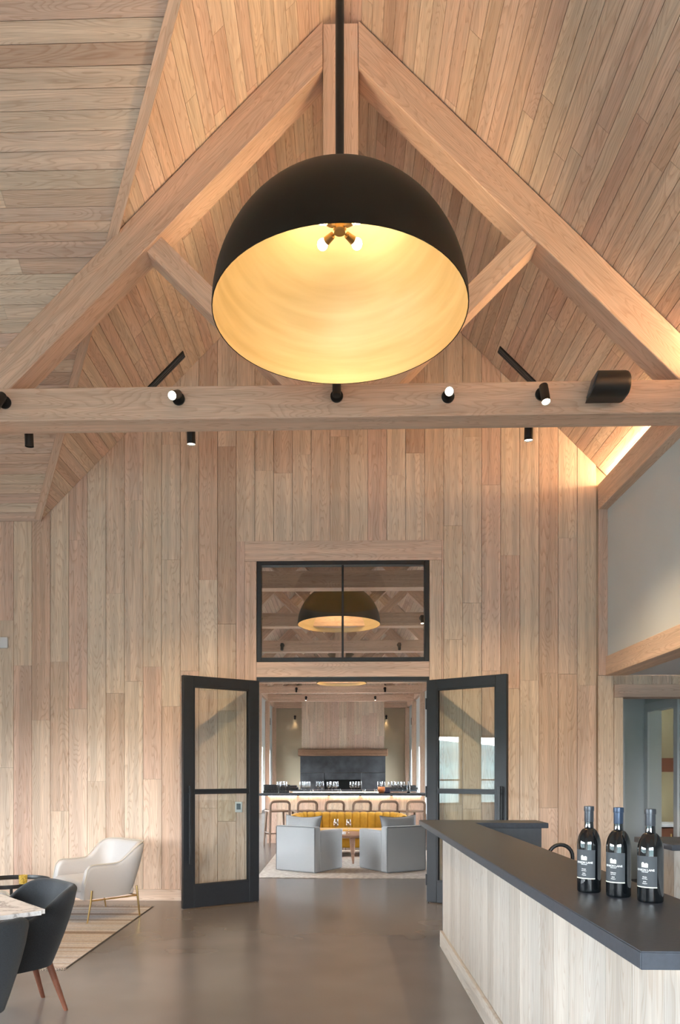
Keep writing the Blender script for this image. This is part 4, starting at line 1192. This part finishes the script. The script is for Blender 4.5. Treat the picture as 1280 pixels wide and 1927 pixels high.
sc_.box((0, 0.03, 0.36), (1.62, 0.56, 0.16), 0.05, 4); sc_.build('seat_cushion', 'mustard_velvet', so)
MB().box((0, 0.08, 0.21), (1.66, 0.56, 0.15), 0.03, 3).build('seat_base', 'mustard_velvet', so)
for sx in (-1, 1):
    for yy in (-0.12, 0.33):
        MB().cyl((sx * 0.72, yy, 0.0), (sx * 0.72, yy, 0.14), 0.016, 0.022, n=12).build('foot', 'walnut', so)

# ---- coffee table, two glasses and shakers
co_ = empty('coffee_table', (0.13, 11.64, 0.012), 0, 'round wooden coffee table with tapered legs between grey chairs', 'coffee table')
MB().lathe([(0, 0.395), (0.40, 0.395), (0.44, 0.410), (0.45, 0.425), (0.445, 0.44), (0, 0.44)], 48).build('table_top', 'table_wood', co_)
for k in range(3):
    a = math.radians(-80 + 120 * k)
    MB().tube([(0.28 * math.cos(a), 0.28 * math.sin(a), 0.40), (0.32 * math.cos(a), 0.32 * math.sin(a), 0.22), (0.37 * math.cos(a), 0.37 * math.sin(a), 0.0)], [0.048, 0.036, 0.014], 14).floor().build('leg', 'table_wood', co_)
WG = MB().lathe([(0, 0.0), (0.036, 0.0), (0.036, 0.002), (0.008, 0.006), (0.0042, 0.02), (0.004, 0.095), (0.010, 0.105), (0.030, 0.122), (0.041, 0.148), (0.040, 0.175), (0.033, 0.232),
                 (0.0315, 0.232), (0.0385, 0.175), (0.0395, 0.148), (0.028, 0.1235), (0.0, 0.108)], 20)
wg0 = WG.build('wine_glass', 'glass_ware', None, angle=50)
wg_used = [False]
def wine_glass(x_, y_, z_, label, group, sc=1.0):
    if not wg_used[0]: o = wg0; wg_used[0] = True
    else:
        o = wg0.copy(); COL.objects.link(o)
    o.location = (x_, y_, z_); o.scale = (sc, sc, sc)
    return tag(o, label, 'wine glass', group)
for xx, yy in ((-0.07, 11.50), (0.125, 11.48)):
    wine_glass(xx, yy, 0.4525, 'clear wine glass on the round coffee table, %s the candle pillar' % ('right beside' if xx > 0 else 'farther from'), 'wine glasses on the coffee table')
for xx, yy, h_ in ((0.01, 11.46, 0.085), (0.055, 11.42, 0.04)):
    tag(MB().lathe([(0, 0), (0.022, 0.0), (0.024, h_ * 0.9), (0.018, h_), (0.0, h_)], 18).build('votive_cup', 'white_plastic', None, loc=(xx, yy, 0.4525)),
        'white candle pillar on the coffee table' if h_ > 0.05 else 'low white votive cup on the coffee table', 'candle')

# ---- far bar with light strips
fb = empty('tasting_bar', (0, 14.45, 0), 0, 'long board fronted tasting bar with glowing strip behind the stools', 'bar counter')
MB().box2((-1.60, 0.0, 0.955), (1.72, 0.80, 1.0), 0.004, 1).build('countertop', 'stone_dark', fb)
rz_ = random.Random(8)
x = -1.475
while x < 1.64:
    x1 = min(x + 0.205, 1.64)
    piece('panel_board', [(x + .002, 0.25, 0.0), (x1 - .002, 0.25, 0.0), (x1 - .002, 0.25, 0.953), (x + .002, 0.25, 0.953)], (0, -1, 0), 0.02, (0, 0, 1), 'oak', fb)
    x = x1
MB().box2((-1.47, 0.27, 0.0), (1.635, 0.70, 0.953)).build('body', 'oak_beam', fb, smooth=False)
for k in range(5):
    a = -1.44 + k * 0.62
    MB().box2((a, 0.20, 0.942), (a + 0.56, 0.225, 0.954)).build('light_strip', 'led_strip', fb, smooth=False)
fb2 = empty('back_bar', (0, 16.2, 0), 0, 'rear leg of the tasting bar with thin light line behind the glasses', 'bar counter')
MB().box2((-1.62, 0.0, 0.995), (1.68, 0.6, 1.03), 0.004, 1).build('countertop', 'stone_dark', fb2)
MB().box2((-1.55, 0.06, 0.0), (1.60, 0.55, 0.994)).build('body', 'oak_beam', fb2, smooth=False)
MB().box2((-1.05, 0.035, 0.955), (0.95, 0.055, 0.985)).build('light_strip', 'led_strip', fb2, smooth=False)

# glasses on the far bar, grouped in settings
GZ = 1.0
sets = [([(-1.24, .25), (-1.17, .33), (-1.10, .22)], 'wine glass in the cluster beside the black glass rack', 'glasses beside the glass rack'),
        ([(-0.78, .18), (-0.70, .32), (-0.64, .20), (-0.74, .42)], 'wine glass in the cluster of four behind the mustard sofa end', 'glasses at the sofa end'),
        ([(-0.46, .52), (-0.38, .52)], 'wine glass of the pair standing clear near the firebox edge', 'pair of glasses near the firebox'),
        ([(-0.24, .2), (-0.17, .36), (-0.11, .22), (-0.08, .48)], 'wine glass in the cluster before the dark firebox opening', 'glasses before the firebox'),
        ([(0.22, .2), (0.28, .42), (0.33, .24), (0.39, .40)], 'wine glass in the cluster at the charcoal door side of the firebox', 'glasses at the firebox edge'),
        ([(0.78, .50), (0.87, .52)], 'wine glass of the pair above the copper bowl', 'pair of glasses by the copper bowl'),
        ([(0.98, .22), (1.05, .36), (1.12, .24), (1.18, .40), (1.24, .26)], 'wine glass in the cluster beside the navy card holder', 'glasses beside the navy card')]
for pts_, lab, grp in sets:
    for gx, gyy in pts_:
        wine_glass(gx, 14.45 + gyy, GZ, lab, grp)
tum = MB().lathe([(0, 0), (0.032, 0), (0.036, 0.085), (0.034, 0.085), (0.030, 0.006), (0, 0.006)], 18).build('tumbler', 'glass_ware')
for q, (gx, gyy, lab) in enumerate(((-0.57, .10, 'clear tumbler between the sofa end cluster and the pair of glasses'), (-0.02, .10, 'clear tumbler in front of the firebox cluster'), (0.47, .10, 'clear tumbler between the firebox and the copper bowl'), (0.70, .12, 'clear tumbler beside the copper bowl'))):
    o = tum if q == 0 else tum.copy()
    if q: COL.objects.link(o)
    o.location = (gx, 14.45 + gyy, GZ); tag(o, lab, 'tumbler', 'tumblers on the tasting bar')
cb_ = MB().lathe([(0, 0), (0.05, 0), (0.075, 0.06), (0.07, 0.13), (0.066, 0.13), (0.07, 0.06), (0, 0.01)], 24).build('copper_bowl', 'copper', None, loc=(0.81, 14.62, GZ))
tag(cb_, 'small copper bowl on the tasting bar', 'bowl')
tag(MB().box((0, 0, 0.06), (0.12, 0.04, 0.12), 0.004).build('card_holder', 'navy_card', None, loc=(0.93, 14.72, GZ)), 'navy blue card holder on the tasting bar', 'card holder')
gr = empty('glass_rack', (-1.30, 15.0, GZ), 0, 'low black rack at the end of the tasting bar', 'rack')
MB().box((0, 0, 0.02), (0.52, 0.26, 0.04)).build('base', 'black_metal', gr)
for k in range(9):
    MB().box((-0.24 + k * 0.06, -0.12, 0.085), (0.022, 0.012, 0.13)).build('slat', 'black_metal', gr)
MB().box((0, -0.12, 0.155), (0.52, 0.02, 0.016)).build('top_rail', 'black_metal', gr)
MB().box((0, 0.12, 0.085), (0.52, 0.014, 0.16)).build('back_panel', 'black_metal', gr)
bt = MB().lathe([(0, 0), (0.032, 0.0), (0.034, 0.01), (0.034, 0.13), (0.014, 0.18), (0.012, 0.24), (0, 0.24)], 18).build('dark_bottle', 'bottle_glass', None, loc=(1.36, 14.8, GZ))
tag(bt, 'small dark bottle on the tasting bar beyond the navy card holder', 'bottle')
for sx, lab in ((1.40, 'flat black tray on the rear bar near the dark bottle'), (-1.25, 'flat black tray on the rear bar behind the glass rack')):
    t_ = empty('serving_tray', (sx, 16.5, 1.03), 0, lab, 'tray')
    MB().box((0, 0, 0.03), (0.62, 0.34, 0.05), 0.01, 2).build('body', 'black_metal', t_)
    MB().box((0, 0, 0.075), (0.56, 0.28, 0.05), 0.02, 2).build('lid', 'black_metal', t_)

# ---- bar stools
def make_stool():
    e = empty('bar_stool', (0, 0, 0), 0, 'dark wooden bar stool with hoop back at the tasting bar', 'bar stool', 'bar stools at the tasting bar')
    # local: front of the seat toward +Y (to the bar), hoop at -Y
    st_ = MB().box((0, 0.01, 0.672), (0.42, 0.40, 0.032), 0.014, 3); st_.build('seat', 'stool_wood', e)
    hw_ = 0.19
    for sx in (-1, 1):
        MB().tube([(sx * 0.17, 0.16, 0.66), (sx * 0.205, 0.215, 0.0)], [0.022, 0.016], 10).floor().build('leg', 'stool_wood', e)
        MB().tube([(sx * hw_, -0.185, 0.66), (sx * 0.215, -0.235, 0.0)], [0.023, 0.017], 10).floor().build('leg', 'stool_wood', e)
    hp = [(-hw_, -0.185, 0.655), (-hw_, -0.195, 0.78)]
    for i in range(1, 8):
        a = PI / 2 * i / 8; hp.append((-hw_ + 0.075 - 0.075 * math.cos(a), -0.20, 0.785 + 0.075 * math.sin(a)))
    hp += [(-0.06, -0.205, 0.862), (0.06, -0.205, 0.862)]
    for i in range(7, 0, -1):
        a = PI / 2 * i / 8; hp.append((hw_ - 0.075 + 0.075 * math.cos(a), -0.20, 0.785 + 0.075 * math.sin(a)))
    hp += [(hw_, -0.195, 0.78), (hw_, -0.185, 0.655)]
    MB().tube(hp, 0.023, 10).build('hoop_back', 'stool_wood', e)
    for sx in (-1, 1):
        MB().tube([(sx * 0.193, 0.19, 0.26), (sx * 0.205, -0.215, 0.26)], 0.010, 8).build('stretcher', 'stool_wood', e)
    MB().tube([(-0.193, 0.197, 0.22), (0.193, 0.197, 0.22)], 0.011, 8).build('foot_rail', 'stool_wood', e)
    return e
st0 = make_stool()
ang = math.radians(24)
for i in range(6):
    o = st0 if i == 0 else copy_tree(st0)
    hx = -1.14 + i * 0.515
    o['label'] = ('dark hoop backed bar stool closest to the black door', 'second hoop backed bar stool from the black door', 'third hoop backed bar stool from the black door',
                  'third hoop backed bar stool from the charcoal door', 'second hoop backed bar stool from the charcoal door', 'dark hoop backed bar stool closest to the charcoal door')[i]
    o.location = (hx - 0.20 * math.sin(ang), 14.0 + 0.2 * math.cos(ang), 0); o.rotation_euler = (0, 0, ang + math.radians((i * 37 % 7) - 3))
